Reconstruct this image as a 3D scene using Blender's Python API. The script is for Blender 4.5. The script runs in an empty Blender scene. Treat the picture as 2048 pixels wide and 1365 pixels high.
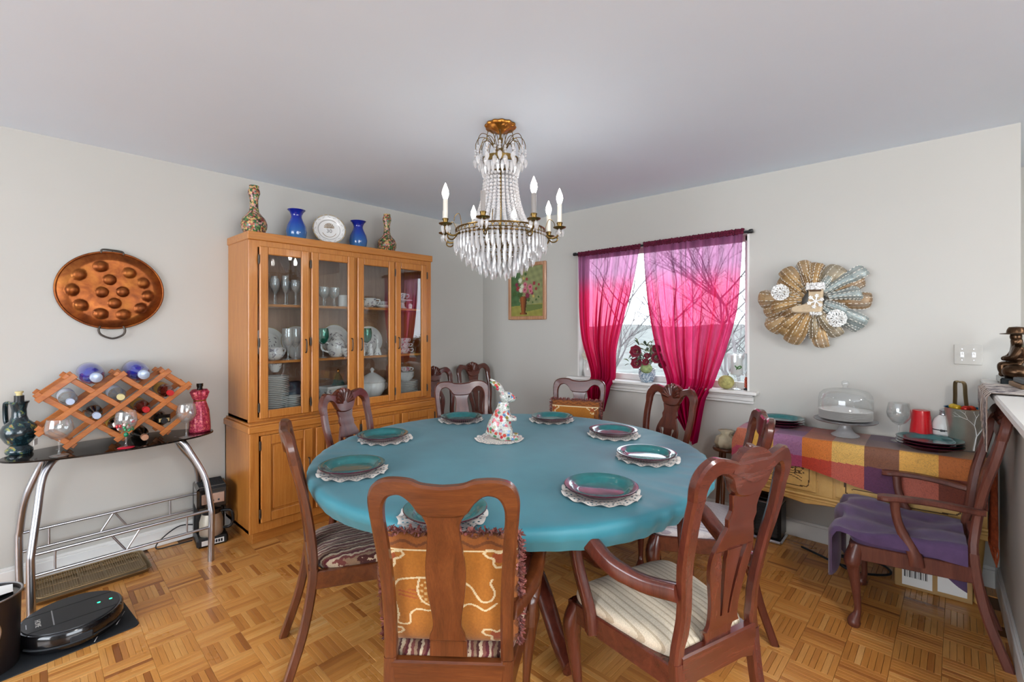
import bpy, bmesh, math, random
from mathutils import Vector, Matrix
random.seed(7)
R = math.radians
scene = bpy.context.scene
COL = scene.collection

# ---------------------------------------------------------------- camera, world, light, exposure
cam_data = bpy.data.cameras.new('camera')
cam_data.sensor_width = 36.0
cam_data.lens = 932.0 / 2048.0 * 36.0
cam_data.shift_y = -30.5 / 2048.0
cam_data.clip_start = 0.05
cam = bpy.data.objects.new('camera', cam_data)
COL.objects.link(cam)
cam.location = (3.6316, -3.545, 1.39)
cam.rotation_euler = (R(90), 0, R(42.13))
scene.camera = cam
scene.cycles.max_bounces = 6
scene.cycles.diffuse_bounces = 3
scene.cycles.glossy_bounces = 3
scene.cycles.transmission_bounces = 4
scene.cycles.transparent_max_bounces = 8
scene.cycles.adaptive_threshold = .05
scene.cycles.caustics_reflective = False
scene.cycles.caustics_refractive = False

world = bpy.data.worlds.new('overcast_sky')
scene.world = world
world.use_nodes = True
_bg = world.node_tree.nodes['Background']
_bg.inputs['Color'].default_value = (0.86, 0.93, 1.0, 1)
_bg.inputs['Strength'].default_value = 5.5

vs = scene.view_settings
vs.view_transform = 'Standard'
vs.look = 'None'
vs.exposure = -0.1
vs.gamma = 1.0
vs.use_curve_mapping = False


def area(name, loc, rot, sx, sy, power, col=(1, 1, 1)):
    l = bpy.data.lights.new(name, 'AREA')
    l.shape = 'RECTANGLE'
    l.size = sx
    l.size_y = sy
    l.energy = power
    l.color = col
    o = bpy.data.objects.new(name, l)
    o.location = loc
    o.rotation_euler = rot
    COL.objects.link(o)
    return o


# daylight entering through the windows of the open-plan space behind the camera
area('daylight_rear_window', (2.4, -7.05, 1.45), (R(90), 0, 0), 3.4, 1.9, 135, (0.90, 0.95, 1.0))
area('daylight_side_window', (7.35, -3.4, 1.45), (R(90), 0, R(90)), 3.6, 1.9, 110, (0.90, 0.95, 1.0))
area('dining_window_portal', (1.953, 0.13, 1.49), (R(-90), 0, 0), 1.43, 1.11, 1).data.cycles.is_portal = True

# ---------------------------------------------------------------- helpers


def lin(c):
    return c / 12.92 if c <= 0.04045 else ((c + 0.055) / 1.055) ** 2.4


def C(h):
    h = h.lstrip('#')
    return tuple(lin(int(h[i:i + 2], 16) / 255.0) for i in (0, 2, 4))


def smooth(pts, t):
    """piecewise smooth interpolation of [(t, value), ...]"""
    if t <= pts[0][0]:
        return pts[0][1]
    for i in range(len(pts) - 1):
        a, b = pts[i], pts[i + 1]
        if t <= b[0]:
            s = (t - a[0]) / (b[0] - a[0])
            p0 = pts[i - 1] if i > 0 else a
            p3 = pts[i + 2] if i + 2 < len(pts) else b
            m1 = (b[1] - p0[1]) / max(1e-6, b[0] - p0[0]) * (b[0] - a[0])
            m2 = (p3[1] - a[1]) / max(1e-6, p3[0] - a[0]) * (b[0] - a[0])
            s2, s3 = s * s, s * s * s
            return (2 * s3 - 3 * s2 + 1) * a[1] + (s3 - 2 * s2 + s) * m1 + (-2 * s3 + 3 * s2) * b[1] + (s3 - s2) * m2
    return pts[-1][1]


def spline(pts, n):
    """Catmull-Rom through tuples of any length, n samples per span"""
    out = []
    L = len(pts)
    for i in range(L - 1):
        p0, p1, p2, p3 = pts[max(i - 1, 0)], pts[i], pts[i + 1], pts[min(i + 2, L - 1)]
        for k in range(n):
            t = k / n
            out.append(tuple(0.5 * (2 * b + (c - a) * t + (2 * a - 5 * b + 4 * c - d) * t * t + (3 * b - a - 3 * c + d) * t ** 3)
                             for a, b, c, d in zip(p0, p1, p2, p3)))
    out.append(tuple(pts[-1]))
    return out


class MB:
    def __init__(self):
        self.v = []
        self.f = []
        self.c = []
        self.h = []
        self.hard = False
        self.col = None

    def add(self, vs_, fs_, col=None):
        o = len(self.v)
        self.v += [tuple(p) for p in vs_]
        self.f += [tuple(i + o for i in q) for q in fs_]
        c = col or self.col
        self.c += [c] * len(fs_)
        self.h += [self.hard] * len(fs_)
        self.hard = False
        return self

    def box(self, x0, x1, y0, y1, z0, z1, b=0.0, m=None, col=None):
        if x0 > x1: x0, x1 = x1, x0
        if y0 > y1: y0, y1 = y1, y0
        if z0 > z1: z0, z1 = z1, z0
        b = min(b, (x1 - x0) / 2.01, (y1 - y0) / 2.01, (z1 - z0) / 2.01)
        if b <= 0:
            vv = [(x, y, z) for x in (x0, x1) for y in (y0, y1) for z in (z0, z1)]
            ff = [(0, 1, 3, 2), (4, 6, 7, 5), (0, 4, 5, 1), (2, 3, 7, 6), (0, 2, 6, 4), (1, 5, 7, 3)]
        else:
            vv = []
            for i in range(8):
                sx, sy, sz = (i >> 2) & 1, (i >> 1) & 1, i & 1
                X, Y, Z = (x0, x1)[sx], (y0, y1)[sy], (z0, z1)[sz]
                dx, dy, dz = (b, -b)[sx], (b, -b)[sy], (b, -b)[sz]
                vv += [(X, Y + dy, Z + dz), (X + dx, Y, Z + dz), (X + dx, Y + dy, Z)]
            ff = []
            for ax in range(3):
                bits = [4, 2, 1]
                a, b1, b2 = bits[ax], bits[(ax + 1) % 3], bits[(ax + 2) % 3]
                for s in (0, 1):
                    q = [(a * s) + k for k in (0, b1, b1 + b2, b2)]
                    q = [k * 3 + ax for k in q]
                    ff.append(tuple(q if s else q[::-1]))
                for s1 in (0, 1):
                    for s2 in (0, 1):
                        base = b1 * s1 + b2 * s2
                        i0, i1 = base, base + a
                        o1, o2 = (ax + 1) % 3, (ax + 2) % 3
                        q = (i0 * 3 + o1, i1 * 3 + o1, i1 * 3 + o2, i0 * 3 + o2)
                        ff.append(q if (s1 != s2) else q[::-1])
            for i in range(8):
                par = bin(i).count('1') % 2
                t = (i * 3, i * 3 + 1, i * 3 + 2)
                ff.append(t if par else t[::-1])
        if m is not None:
            vv = [tuple(m @ Vector(p)) for p in vv]
        self.hard = True
        return self.add(vv, ff, col)

    def lathe(self, prof, n=28, c=(0, 0, 0), m=None, col=None, wob=None):
        vv, ff, rings = [], [], []
        for r, z in prof:
            if r < 1e-5:
                rings.append([len(vv)])
                vv.append((0, 0, z))
            else:
                rings.append(list(range(len(vv), len(vv) + n)))
                for k in range(n):
                    a = 2 * math.pi * k / n
                    rr = r * (wob(a, z) if wob else 1)
                    vv.append((rr * math.cos(a), rr * math.sin(a), z))
        for A, B in zip(rings[:-1], rings[1:]):
            for k in range(n):
                k2 = (k + 1) % n
                if len(A) == 1 and len(B) == 1:
                    continue
                if len(A) == 1:
                    ff.append((A[0], B[k2], B[k]))
                elif len(B) == 1:
                    ff.append((A[k], A[k2], B[0]))
                else:
                    ff.append((A[k], A[k2], B[k2], B[k]))
        if m is not None:
            vv = [tuple(m @ Vector(p)) for p in vv]
        vv = [(p[0] + c[0], p[1] + c[1], p[2] + c[2]) for p in vv]
        return self.add(vv, ff, col)

    def tube(self, pts, r, n=8, closed=False, sy=1.0, up=(0, 0, 1), cap=True, col=None, sq=False):
        pts = [Vector(p) for p in pts]
        L = len(pts)
        rr = r if isinstance(r, (list, tuple)) else [r] * L
        ss = sy if isinstance(sy, (list, tuple)) else [sy] * L
        vv, ff = [], []
        up = Vector(up)
        prev = None
        for i, p in enumerate(pts):
            if closed:
                t = pts[(i + 1) % L] - pts[i - 1]
            else:
                t = pts[min(i + 1, L - 1)] - pts[max(i - 1, 0)]
            if t.length < 1e-9:
                t = Vector((0, 0, 1))
            t.normalize()
            if prev is None:
                a = up if abs(t.dot(up)) < 0.95 else Vector((1, 0, 0))
                s = t.cross(a).normalized()
            else:
                s = prev - t * prev.dot(t)
                s = s.normalized() if s.length > 1e-6 else t.cross(Vector((1, 0, 0))).normalized()
            prev = s
            u = s.cross(t)
            for k in range(n):
                a = 2 * math.pi * (k + (0.5 if sq else 0)) / n
                ca, sa = math.cos(a), math.sin(a)
                if sq:
                    pw = 0.45
                    ca = math.copysign(abs(ca) ** pw, ca)
                    sa = math.copysign(abs(sa) ** pw, sa)
                q = p + s * (rr[i] * ca) + u * (rr[i] * ss[i] * sa)
                vv.append(tuple(q))
        m = L if closed else L - 1
        for i in range(m):
            i2 = (i + 1) % L
            for k in range(n):
                k2 = (k + 1) % n
                ff.append((i * n + k, i2 * n + k, i2 * n + k2, i * n + k2))
        if not closed and cap:
            ff.append(tuple(range(n)))
            ff.append(tuple((L - 1) * n + k for k in range(n - 1, -1, -1)))
        return self.add(vv, ff, col)

    def ribbon(self, pairs, th, yfn=None, c=0.006, tfn=None, m=None, col=None):
        """solid strip between edge A and edge B in the xz plane, thickness th along y, chamfered"""
        vv, ff = [], []
        for (ax, az), (bx, bz) in pairs:
            w = math.hypot(bx - ax, bz - az)
            cs = min(c, w * 0.45) / max(w, 1e-6)
            h = (tfn(ax, az) if tfn else th) / 2
            cc = min(c, h * 0.6)
            for s, y in ((0, -h + cc), (cs, -h), (1 - cs, -h), (1, -h + cc), (1, h - cc), (1 - cs, h), (cs, h), (0, h - cc)):
                x, z = ax + (bx - ax) * s, az + (bz - az) * s
                vv.append((x, y + (yfn(x, z) if yfn else 0), z))
        n = 8
        for i in range(len(pairs) - 1):
            for k in range(n):
                k2 = (k + 1) % n
                ff.append((i * n + k, i * n + k2, (i + 1) * n + k2, (i + 1) * n + k))
        L = len(pairs)
        ff.append(tuple(range(n - 1, -1, -1)))
        ff.append(tuple((L - 1) * n + k for k in range(n)))
        if m is not None:
            vv = [tuple(m @ Vector(p)) for p in vv]
        self.hard = True
        return self.add(vv, ff, col)

    def prism(self, out, d0, d1, axis='z', b=0.0, m=None, col=None):
        """closed outline (2D) extruded from d0 to d1 along axis; b chamfers the d1 side"""
        def P(a, bb, d):
            return {'z': (a, bb, d), 'y': (a, d, bb), 'x': (d, a, bb)}[axis]
        n = len(out)
        cx = sum(p[0] for p in out) / n
        cy = sum(p[1] for p in out) / n
        lay = [(1, d0), (1, d1)] if b <= 0 else [(1, d0), (1, d1 - math.copysign(b, d1 - d0)), (0, d1)]
        vv, ff = [], []
        for s, d in lay:
            for (x, y) in out:
                if s:
                    vv.append(P(x, y, d))
                else:
                    l = math.hypot(x - cx, y - cy) or 1
                    k = max(0, (l - b) / l)
                    vv.append(P(cx + (x - cx) * k, cy + (y - cy) * k, d))
        for i in range(len(lay) - 1):
            for k in range(n):
                k2 = (k + 1) % n
                ff.append((i * n + k, i * n + k2, (i + 1) * n + k2, (i + 1) * n + k))
        ff.append(tuple(range(n - 1, -1, -1)))
        o = (len(lay) - 1) * n
        ff.append(tuple(o + k for k in range(n)))
        if m is not None:
            vv = [tuple(m @ Vector(p)) for p in vv]
        self.hard = True
        return self.add(vv, ff, col)

    def grid(self, fn, nu, nv, cu=False, cv=False, colfn=None, skip=None):
        vv = [fn(i / (nu if cu else nu - 1), j / (nv if cv else nv - 1)) for j in range(nv) for i in range(nu)]
        o = len(self.v)
        self.v += [tuple(p) for p in vv]
        for j in range(nv if cv else nv - 1):
            for i in range(nu if cu else nu - 1):
                if skip and skip(i, j):
                    continue
                i2, j2 = (i + 1) % nu, (j + 1) % nv
                self.f.append((o + j * nu + i, o + j * nu + i2, o + j2 * nu + i2, o + j2 * nu + i))
                self.h.append(False)
                self.c.append(colfn((i + .5) / (nu - (0 if cu else 1)), (j + .5) / (nv - (0 if cv else 1))) if colfn else self.col)
        return self

    def ball(self, c, r, nu=14, nv=9, m=None, col=None):
        if not isinstance(r, (tuple, list)):
            r = (r, r, r)
        vv, ff = [(0, 0, -1)], []
        for j in range(1, nv):
            p = math.pi * j / nv - math.pi / 2
            for i in range(nu):
                a = 2 * math.pi * i / nu
                vv.append((math.cos(p) * math.cos(a), math.cos(p) * math.sin(a), math.sin(p)))
        vv.append((0, 0, 1))
        for i in range(nu):
            ff.append((0, 1 + (i + 1) % nu, 1 + i))
            for j in range(nv - 2):
                ff.append((1 + j * nu + i, 1 + j * nu + (i + 1) % nu, 1 + (j + 1) * nu + (i + 1) % nu, 1 + (j + 1) * nu + i))
            ff.append((1 + (nv - 2) * nu + i, 1 + (nv - 2) * nu + (i + 1) % nu, len(vv) - 1))
        vv = [(p[0] * r[0], p[1] * r[1], p[2] * r[2]) for p in vv]
        if m is not None:
            vv = [tuple(m @ Vector(p)) for p in vv]
        vv = [(p[0] + c[0], p[1] + c[1], p[2] + c[2]) for p in vv]
        return self.add(vv, ff, col)

    def mesh(self, name, mat, sharp=48, flat=False):
        me = bpy.data.meshes.new(name)
        me.from_pydata(self.v, [], self.f)
        if len(self.f) < 60000:
            bm = bmesh.new()
            bm.from_mesh(me)
            bmesh.ops.recalc_face_normals(bm, faces=bm.faces)
            if sharp < 180:
                lim, hl = R(sharp), R(22)
                bm.faces.ensure_lookup_table()
                for e in bm.edges:
                    if len(e.link_faces) == 2:
                        an = e.calc_face_angle(0)
                        if an > lim or (an > hl and self.h[e.link_faces[0].index] and self.h[e.link_faces[1].index]):
                            e.smooth = False
            for f_ in bm.faces:
                f_.smooth = not flat
            bm.to_mesh(me)
            bm.free()
        if mat:
            me.materials.append(mat)
        if any(c is not None for c in self.c):
            at = me.color_attributes.new('Col', 'FLOAT_COLOR', 'CORNER')
            data = []
            for p in me.polygons:
                c = self.c[p.index] or (0.8, 0.8, 0.8)
                data += [c[0], c[1], c[2], 1.0] * p.loop_total
            at.data.foreach_set('color', data)
        me.update()
        return me

    def build(self, name, mat, parent=None, label=None, cat=None, group=None, kind=None, sharp=48, loc=None, rot=None, flat=False):
        o = bpy.data.objects.new(name, self.mesh(name, mat, sharp, flat))
        COL.objects.link(o)
        if parent is not None:
            o.parent = parent
        if loc is not None:
            o.location = loc
        if rot is not None:
            o.rotation_euler = rot
        return tag(o, label, cat, group, kind)


def tag(o, label=None, cat=None, group=None, kind=None):
    if label: o['label'] = label
    if cat: o['category'] = cat
    if group: o['group'] = group
    if kind: o['kind'] = kind
    return o


def thing(name, label, cat, loc=(0, 0, 0), rz=0.0, group=None):
    o = bpy.data.objects.new(name, None)
    o.empty_display_size = 0.05
    COL.objects.link(o)
    o.location = loc
    o.rotation_euler = (0, 0, rz)
    return tag(o, label, cat, group)


def copy_tree(o, parent=None):
    c = o.copy()
    COL.objects.link(c)
    c.parent = parent
    for ch in list(o.children):
        copy_tree(ch, c)
    return c


def dup(root, loc, rz=None, label=None, group=None, scale=None):
    c = copy_tree(root)
    c.location = loc
    if rz is not None:
        c.rotation_euler = (c.rotation_euler[0], c.rotation_euler[1], rz)
    if scale is not None:
        c.scale = (scale,) * 3 if not isinstance(scale, tuple) else scale
    if label: c['label'] = label
    if group: c['group'] = group
    return c


def inst(mesh, name, parent, loc=(0, 0, 0), rot=(0, 0, 0), scale=(1, 1, 1)):
    o = bpy.data.objects.new(name, mesh)
    COL.objects.link(o)
    o.parent = parent
    o.location = loc
    o.rotation_euler = rot
    o.scale = scale
    return o


def lettering(body, size, mat, name, parent, mtx, extrude=.0003):
    fc = bpy.data.curves.new(name, 'FONT')
    fc.body = body
    fc.size = size
    fc.align_x = 'CENTER'
    fc.align_y = 'CENTER'
    fc.extrude = extrude
    tmp = bpy.data.objects.new('tmp', fc)
    COL.objects.link(tmp)
    bpy.context.view_layer.update()
    me = bpy.data.meshes.new_from_object(tmp.evaluated_get(bpy.context.evaluated_depsgraph_get()))
    bpy.data.objects.remove(tmp)
    bpy.data.curves.remove(fc)
    me.name = name
    me.materials.clear()
    me.materials.append(mat)
    o = bpy.data.objects.new(name, me)
    COL.objects.link(o)
    o.parent = parent
    o.matrix_local = mtx
    return o


ORD = ['lowest', 'second lowest', 'third lowest'] + ['%dth lowest' % k for k in range(4, 30)]


# ---------------------------------------------------------------- materials
class NT:
    def __init__(self, name):
        self.m = bpy.data.materials.new(name)
        self.m.use_nodes = True
        self.t = self.m.node_tree
        self.t.nodes.clear()
        self.out = self.n('ShaderNodeOutputMaterial')

    def n(self, typ, **kw):
        nd = self.t.nodes.new(typ)
        for k, v in kw.items():
            setattr(nd, k, v)
        return nd

    def l(self, a, b):
        self.t.links.new(a, b)

    def surf(self, s):
        self.l(s, self.out.inputs['Surface'])
        return self.m

    def coord(self, scale=(1, 1, 1), kind='Object', rot=(0, 0, 0)):
        tc = self.n('ShaderNodeTexCoord')
        mp = self.n('ShaderNodeMapping')
        mp.inputs['Scale'].default_value = scale
        mp.inputs['Rotation'].default_value = rot
        self.l(tc.outputs[kind], mp.inputs['Vector'])
        return mp.outputs['Vector']

    def noise(self, vec, scale=5, detail=4, rough=.55, dist=0):
        nd = self.n('ShaderNodeTexNoise')
        nd.inputs['Scale'].default_value = scale
        nd.inputs['Detail'].default_value = detail
        nd.inputs['Roughness'].default_value = rough
        nd.inputs['Distortion'].default_value = dist
        if vec is not None:
            self.l(vec, nd.inputs['Vector'])
        return nd.outputs['Fac']

    def ramp(self, fac, stops, interp='LINEAR'):
        nd = self.n('ShaderNodeValToRGB')
        cr = nd.color_ramp
        cr.interpolation = interp
        while len(cr.elements) < len(stops):
            cr.elements.new(0.5)
        for e, (p, c) in zip(cr.elements, stops):
            e.position = p
            e.color = (*c, 1)
        self.l(fac, nd.inputs['Fac'])
        return nd.outputs['Color']

    def mix(self, fac, a, b, blend='MIX'):
        nd = self.n('ShaderNodeMix', data_type='RGBA', blend_type=blend)
        for sock, val in ((nd.inputs[0], fac), (nd.inputs[6], a), (nd.inputs[7], b)):
            if isinstance(val, (int, float)):
                sock.default_value = val
            elif isinstance(val, (tuple, list)):
                sock.default_value = (*val[:3], 1)
            else:
                self.l(val, sock)
        return nd.outputs[2]

    def math(self, op, a, b=0.0):
        nd = self.n('ShaderNodeMath', operation=op)
        for i, val in enumerate((a, b)):
            if isinstance(val, (int, float)):
                nd.inputs[i].default_value = val
            else:
                self.l(val, nd.inputs[i])
        return nd.outputs[0]

    def attr(self, name='Col'):
        nd = self.n('ShaderNodeAttribute', attribute_name=name)
        return nd.outputs['Color']

    def bump(self, h, strength=.3, dist=.002):
        nd = self.n('ShaderNodeBump')
        nd.inputs['Strength'].default_value = strength
        nd.inputs['Distance'].default_value = dist
        self.l(h, nd.inputs['Height'])
        return nd.outputs['Normal']

    def pbr(self, col, rough=.5, metal=0.0, normal=None, coat=0.0, spec=.5, sheen=0, trans=0.0, ior=1.45):
        b = self.n('ShaderNodeBsdfPrincipled')
        if isinstance(col, (tuple, list)):
            b.inputs['Base Color'].default_value = (*col[:3], 1)
        else:
            self.l(col, b.inputs['Base Color'])
        if isinstance(rough, (int, float)):
            b.inputs['Roughness'].default_value = rough
        else:
            self.l(rough, b.inputs['Roughness'])
        b.inputs['Metallic'].default_value = metal
        b.inputs['Coat Weight'].default_value = coat
        b.inputs['Coat Roughness'].default_value = .12
        b.inputs['Specular IOR Level'].default_value = spec
        b.inputs['Sheen Weight'].default_value = sheen
        b.inputs['Transmission Weight'].default_value = trans
        b.inputs['IOR'].default_value = ior
        if normal is not None:
            self.l(normal, b.inputs['Normal'])
        return b.outputs['BSDF']


def plain(name, col, rough=.5, metal=0.0, coat=0.0, var=.06, scale=8.0, bump=0.0, bscale=60, spec=.5, sheen=0):
    """a colour with a little procedural mottling"""
    t = NT(name)
    v = t.coord()
    if isinstance(col, str): col = C(col)
    hi = tuple(min(1, c * (1 + var)) for c in col)
    lo = tuple(c * (1 - var) for c in col)
    cc = t.ramp(t.noise(v, scale, 3), [(0.3, lo), (0.7, hi)])
    nm = t.bump(t.noise(v, bscale, 2), bump) if bump else None
    return t.surf(t.pbr(cc, rough, metal, nm, coat, spec, sheen))


def wood(name, dark, mid, light, axis='z', scale=1.0, rough=.35, coat=.3, stretch=14, bump=.05):
    t = NT(name)
    s = {'x': (1, stretch, stretch), 'y': (stretch, 1, stretch), 'z': (stretch, stretch, 1)}[axis]
    v = t.coord(tuple(a * scale for a in s))
    g = t.noise(v, 2.2, 8, .62, .6)
    c1 = t.ramp(g, [(.25, C(dark)), (.5, C(mid)), (.78, C(light))])
    fine = t.noise(t.coord(tuple(a * scale * 4 for a in s)), 6, 3, .7)
    c2 = t.mix(.22, c1, t.ramp(fine, [(.35, C(dark)), (.65, C(light))]))
    return t.surf(t.pbr(c2, rough, 0, t.bump(fine, bump), coat))


def attr_mat(name, rough=.6, var=.0, scale=60, coat=0.0, bump=0.0, bscale=200, sheen=0, pat=None, metal=0.0):
    t = NT(name)
    c = t.attr()
    if var:
        v = t.coord()
        n = t.ramp(t.noise(v, scale, 3), [(.3, (1 - var,) * 3), (.7, (1 + var,) * 3)])
        c = t.mix(1.0, c, n, 'MULTIPLY')
    if pat:
        v = t.coord()
        n = t.ramp(t.noise(v, pat[0], 2, .5, pat[2] if len(pat) > 2 else 2.5), [(.44, (1, 1, 1)), (.5, (1 - pat[1],) * 3), (.56, (1, 1, 1))])
        c = t.mix(1.0, c, n, 'MULTIPLY')
    nm = t.bump(t.noise(t.coord(), bscale, 2), bump) if bump else None
    return t.surf(t.pbr(c, rough, metal, nm, coat, sheen=sheen))


def thin_glass(name, tint=(1, 1, 1), refl=.09, rough=.02, edge=.55, diff=0.0):
    """clear thin-walled glass: transparent with a mirror coat that grows at grazing angles"""
    t = NT(name)
    tr = t.n('ShaderNodeBsdfTransparent')
    tr.inputs['Color'].default_value = (*tint, 1)
    gl = t.n('ShaderNodeBsdfGlossy')
    gl.inputs['Roughness'].default_value = rough
    lw = t.n('ShaderNodeLayerWeight')
    lw.inputs['Blend'].default_value = .5
    f = t.math('MULTIPLY', t.math('POWER', lw.outputs['Facing'], 3.0), edge)
    f = t.math('ADD', f, refl)
    f = t.math('MINIMUM', f, 1.0)
    mx = t.n('ShaderNodeMixShader')
    t.l(f, mx.inputs[0])
    t.l(tr.outputs[0], mx.inputs[1])
    t.l(gl.outputs[0], mx.inputs[2])
    s = mx.outputs[0]
    if diff:
        df = t.n('ShaderNodeBsdfDiffuse')
        df.inputs['Color'].default_value = (*tint, 1)
        m2 = t.n('ShaderNodeMixShader')
        m2.inputs[0].default_value = diff
        t.l(s, m2.inputs[1])
        t.l(df.outputs[0], m2.inputs[2])
        s = m2.outputs[0]
    return t.surf(s)


def emit(name, col, strength):
    t = NT(name)
    e = t.n('ShaderNodeEmission')
    e.inputs['Color'].default_value = (*col, 1)
    e.inputs['Strength'].default_value = strength
    return t.surf(e.outputs[0])


M = {}
M['wall'] = plain('wall_paint', '#bfbcb5', .62, var=.015, scale=1.5, bump=.04, bscale=220)
M['ceiling'] = plain('ceiling_paint', '#e6f1fe', .75, var=.015, scale=1.2, bump=.03, bscale=180)
M['trim'] = plain('white_trim_paint', '#e2e0dc', .4, var=.02)
M['outdoor_ground'] = plain('dry_grass_ground', '#5d605c', .9, var=.3, scale=.8)
M['white'] = plain('white_plastic', '#e8e6e2', .35, var=.02)
M['china'] = plain('white_china', '#e9e7e3', .12, var=.02, coat=.4)
M['black'] = plain('black_plastic', '#17181a', .35, var=.1)
M['black_gloss'] = plain('black_gloss_plastic', '#0d0d0f', .1, var=.1, coat=.6)
M['rubber'] = plain('black_rubber', '#1d2024', .7, var=.1)
M['chrome'] = plain('satin_steel', '#b9babf', .28, 1.0, var=.05)
M['silver'] = plain('brushed_steel', '#c9c2b4', .38, .75, var=.08, scale=20)
M['brass'] = plain('aged_brass', '#7a6238', .35, 1.0, var=.25, scale=30)
M['gold'] = plain('gilt_metal', '#c0813a', .35, 1.0, var=.3, scale=25, bump=.4, bscale=60)
M['bronze'] = plain('dark_bronze', '#4a3626', .3, .9, var=.35, scale=22, bump=.5, bscale=45)
M['iron'] = plain('dark_iron', '#4c4640', .45, .8, var=.2, scale=30)
M['mahogany'] = wood('mahogany', '#3c170f', '#54251a', '#683124', 'z', 1.0, .25, .5)
M['mahogany_rail'] = wood('mahogany_rail', '#3c170f', '#54251a', '#683124', 'x', 1.0, .25, .5)
M['walnut'] = wood('brown_mahogany', '#3a1a0c', '#592b14', '#744020', 'z', 1.0, .28, .45)
M['walnut_rail'] = wood('brown_mahogany_rail', '#3a1a0c', '#592b14', '#744020', 'x', 1.0, .28, .45)
M['walnut_dark'] = wood('reddish_brown_wood', '#41201a', '#63342a', '#7d4a3a', 'z', 1.0, .4, .2)
M['oak'] = wood('honey_oak', '#a35c22', '#bb7733', '#cb8c46', 'z', 1.6, .3, .3, 20)
M['oak_rail'] = wood('honey_oak_rail', '#a35c22', '#bb7733', '#cb8c46', 'y', 1.6, .3, .3, 20)
M['oak_in'] = wood('oak_interior', '#8a6048', '#a0765a', '#b58c6e', 'z', 1.2, .5, .1, 11)
M['rack'] = wood('rack_wood', '#8a4312', '#b06222', '#c67c38', 'y', 1.6, .4, .2, 9)
M['glass'] = thin_glass('clear_glass', (.97, .98, .98), .09, .01, .7, .045)
M['pane'] = thin_glass('door_glass', (.93, .95, .95), .075, .004, .6)
M['window_pane'] = thin_glass('window_glass', (.98, .99, 1), .03, .004, .3)
M['crystal'] = thin_glass('cut_crystal', (.96, .95, .95), .25, .05, .75, .30)
M['green_glass'] = plain('emerald_glass', '#0c7460', .08, .35, .6, var=.15, scale=30)
M['teal_glaze'] = plain('teal_glaze', '#1c6d70', .12, 0, .7, var=.18, scale=14)
M['plum_glaze'] = plain('plum_glaze', '#4a1526', .18, 0, .5, var=.15)
M['cream_lace'] = plain('white_lace', '#f0ece4', .85, var=.06, scale=120, bump=.3, bscale=400)
M['dark_glass'] = plain('smoked_glass', '#191310', .03, 0, 0, var=.1, spec=.45)
M['attr'] = attr_mat('printed_colour', .55)
M['attr_gloss'] = attr_mat('printed_glaze', .15, coat=.5)
M['attr_fabric'] = attr_mat('printed_fabric', .9, var=.12, scale=160, bump=.25, bscale=350, sheen=.2)
# ---------------------------------------------------------------- the room
WX0, WX1, WZ0, WZ1 = 1.235, 2.672, 0.93, 2.05      # dining window opening
CEIL = 2.44


def struct(name, mb, mat, parent=None, label=None):
    return mb.build(name, mat, parent, label, kind='structure')


struct('wall_left', MB().box(-.12, 0, -7.2, 0.12, 0, CEIL), M['wall'])
mb = MB()
mb.box(0, WX0, 0, .12, 0, CEIL)
mb.box(WX1, 3.966, 0, .12, 0, CEIL)
mb.box(WX0, WX1, 0, .12, 0, WZ0)
mb.box(WX0, WX1, 0, .12, WZ1, CEIL)
struct('wall_window', mb, M['wall'])
struct('wall_passage', MB().box(3.85, 7.5, 1.0, 1.12, 0, CEIL), M['wall'])
struct('wall_stub', MB().box(3.846, 3.966, .12, 1.0, 0, CEIL), M['wall'])
# far walls of the open-plan space, each with a window opening
mb = MB()
for a in ((0, .7, 0, CEIL), (4.1, 7.5, 0, CEIL), (.7, 4.1, 0, .5), (.7, 4.1, 2.4, CEIL)):
    mb.box(a[0], a[1], -7.2, -7.08, a[2], a[3])
struct('wall_rear', mb, M['wall'])
mb = MB()
for a in ((-7.2, -5.2, 0, CEIL), (-1.6, 1.12, 0, CEIL), (-5.2, -1.6, 0, .5), (-5.2, -1.6, 2.4, CEIL)):
    mb.box(7.38, 7.5, a[0], a[1], a[2], a[3])
struct('wall_right', mb, M['wall'])
struct('ceiling', MB().box(-.12, 7.5, -7.2, 1.12, CEIL, CEIL + .1), M['ceiling'])

# low wall with a cap, dividing the dining corner from the passage
struct('wall_half', MB().box(3.89, 4.0, -1.7, 0, 0, 1.065), M['wall'])
mb = MB().box(3.815, 4.07, -1.72, -.001, 1.075, 1.107, .006)
mb.box(3.845, 4.04, -1.71, -.001, 1.045, 1.075, .004)
struct('trim_1', mb, M['trim'])
mb = MB().box(3.874, 3.89, -1.7, -.02, 0, .105, .003)
mb.box(3.88, 3.89, -1.7, -.02, .105, .12, .002)
struct('baseboard_half_wall', mb, M['trim'])
mb = MB().box(0, .016, -7.0, -.016, 0, .095, .003).box(0, .01, -7.0, -.016, .095, .112, .002)
struct('baseboard_left', mb, M['trim'])
mb = MB().box(.016, 3.874, -.016, 0, 0, .095, .003).box(.016, 3.874, -.01, 0, .095, .112, .002)
struct('baseboard_window', mb, M['trim'])

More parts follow.
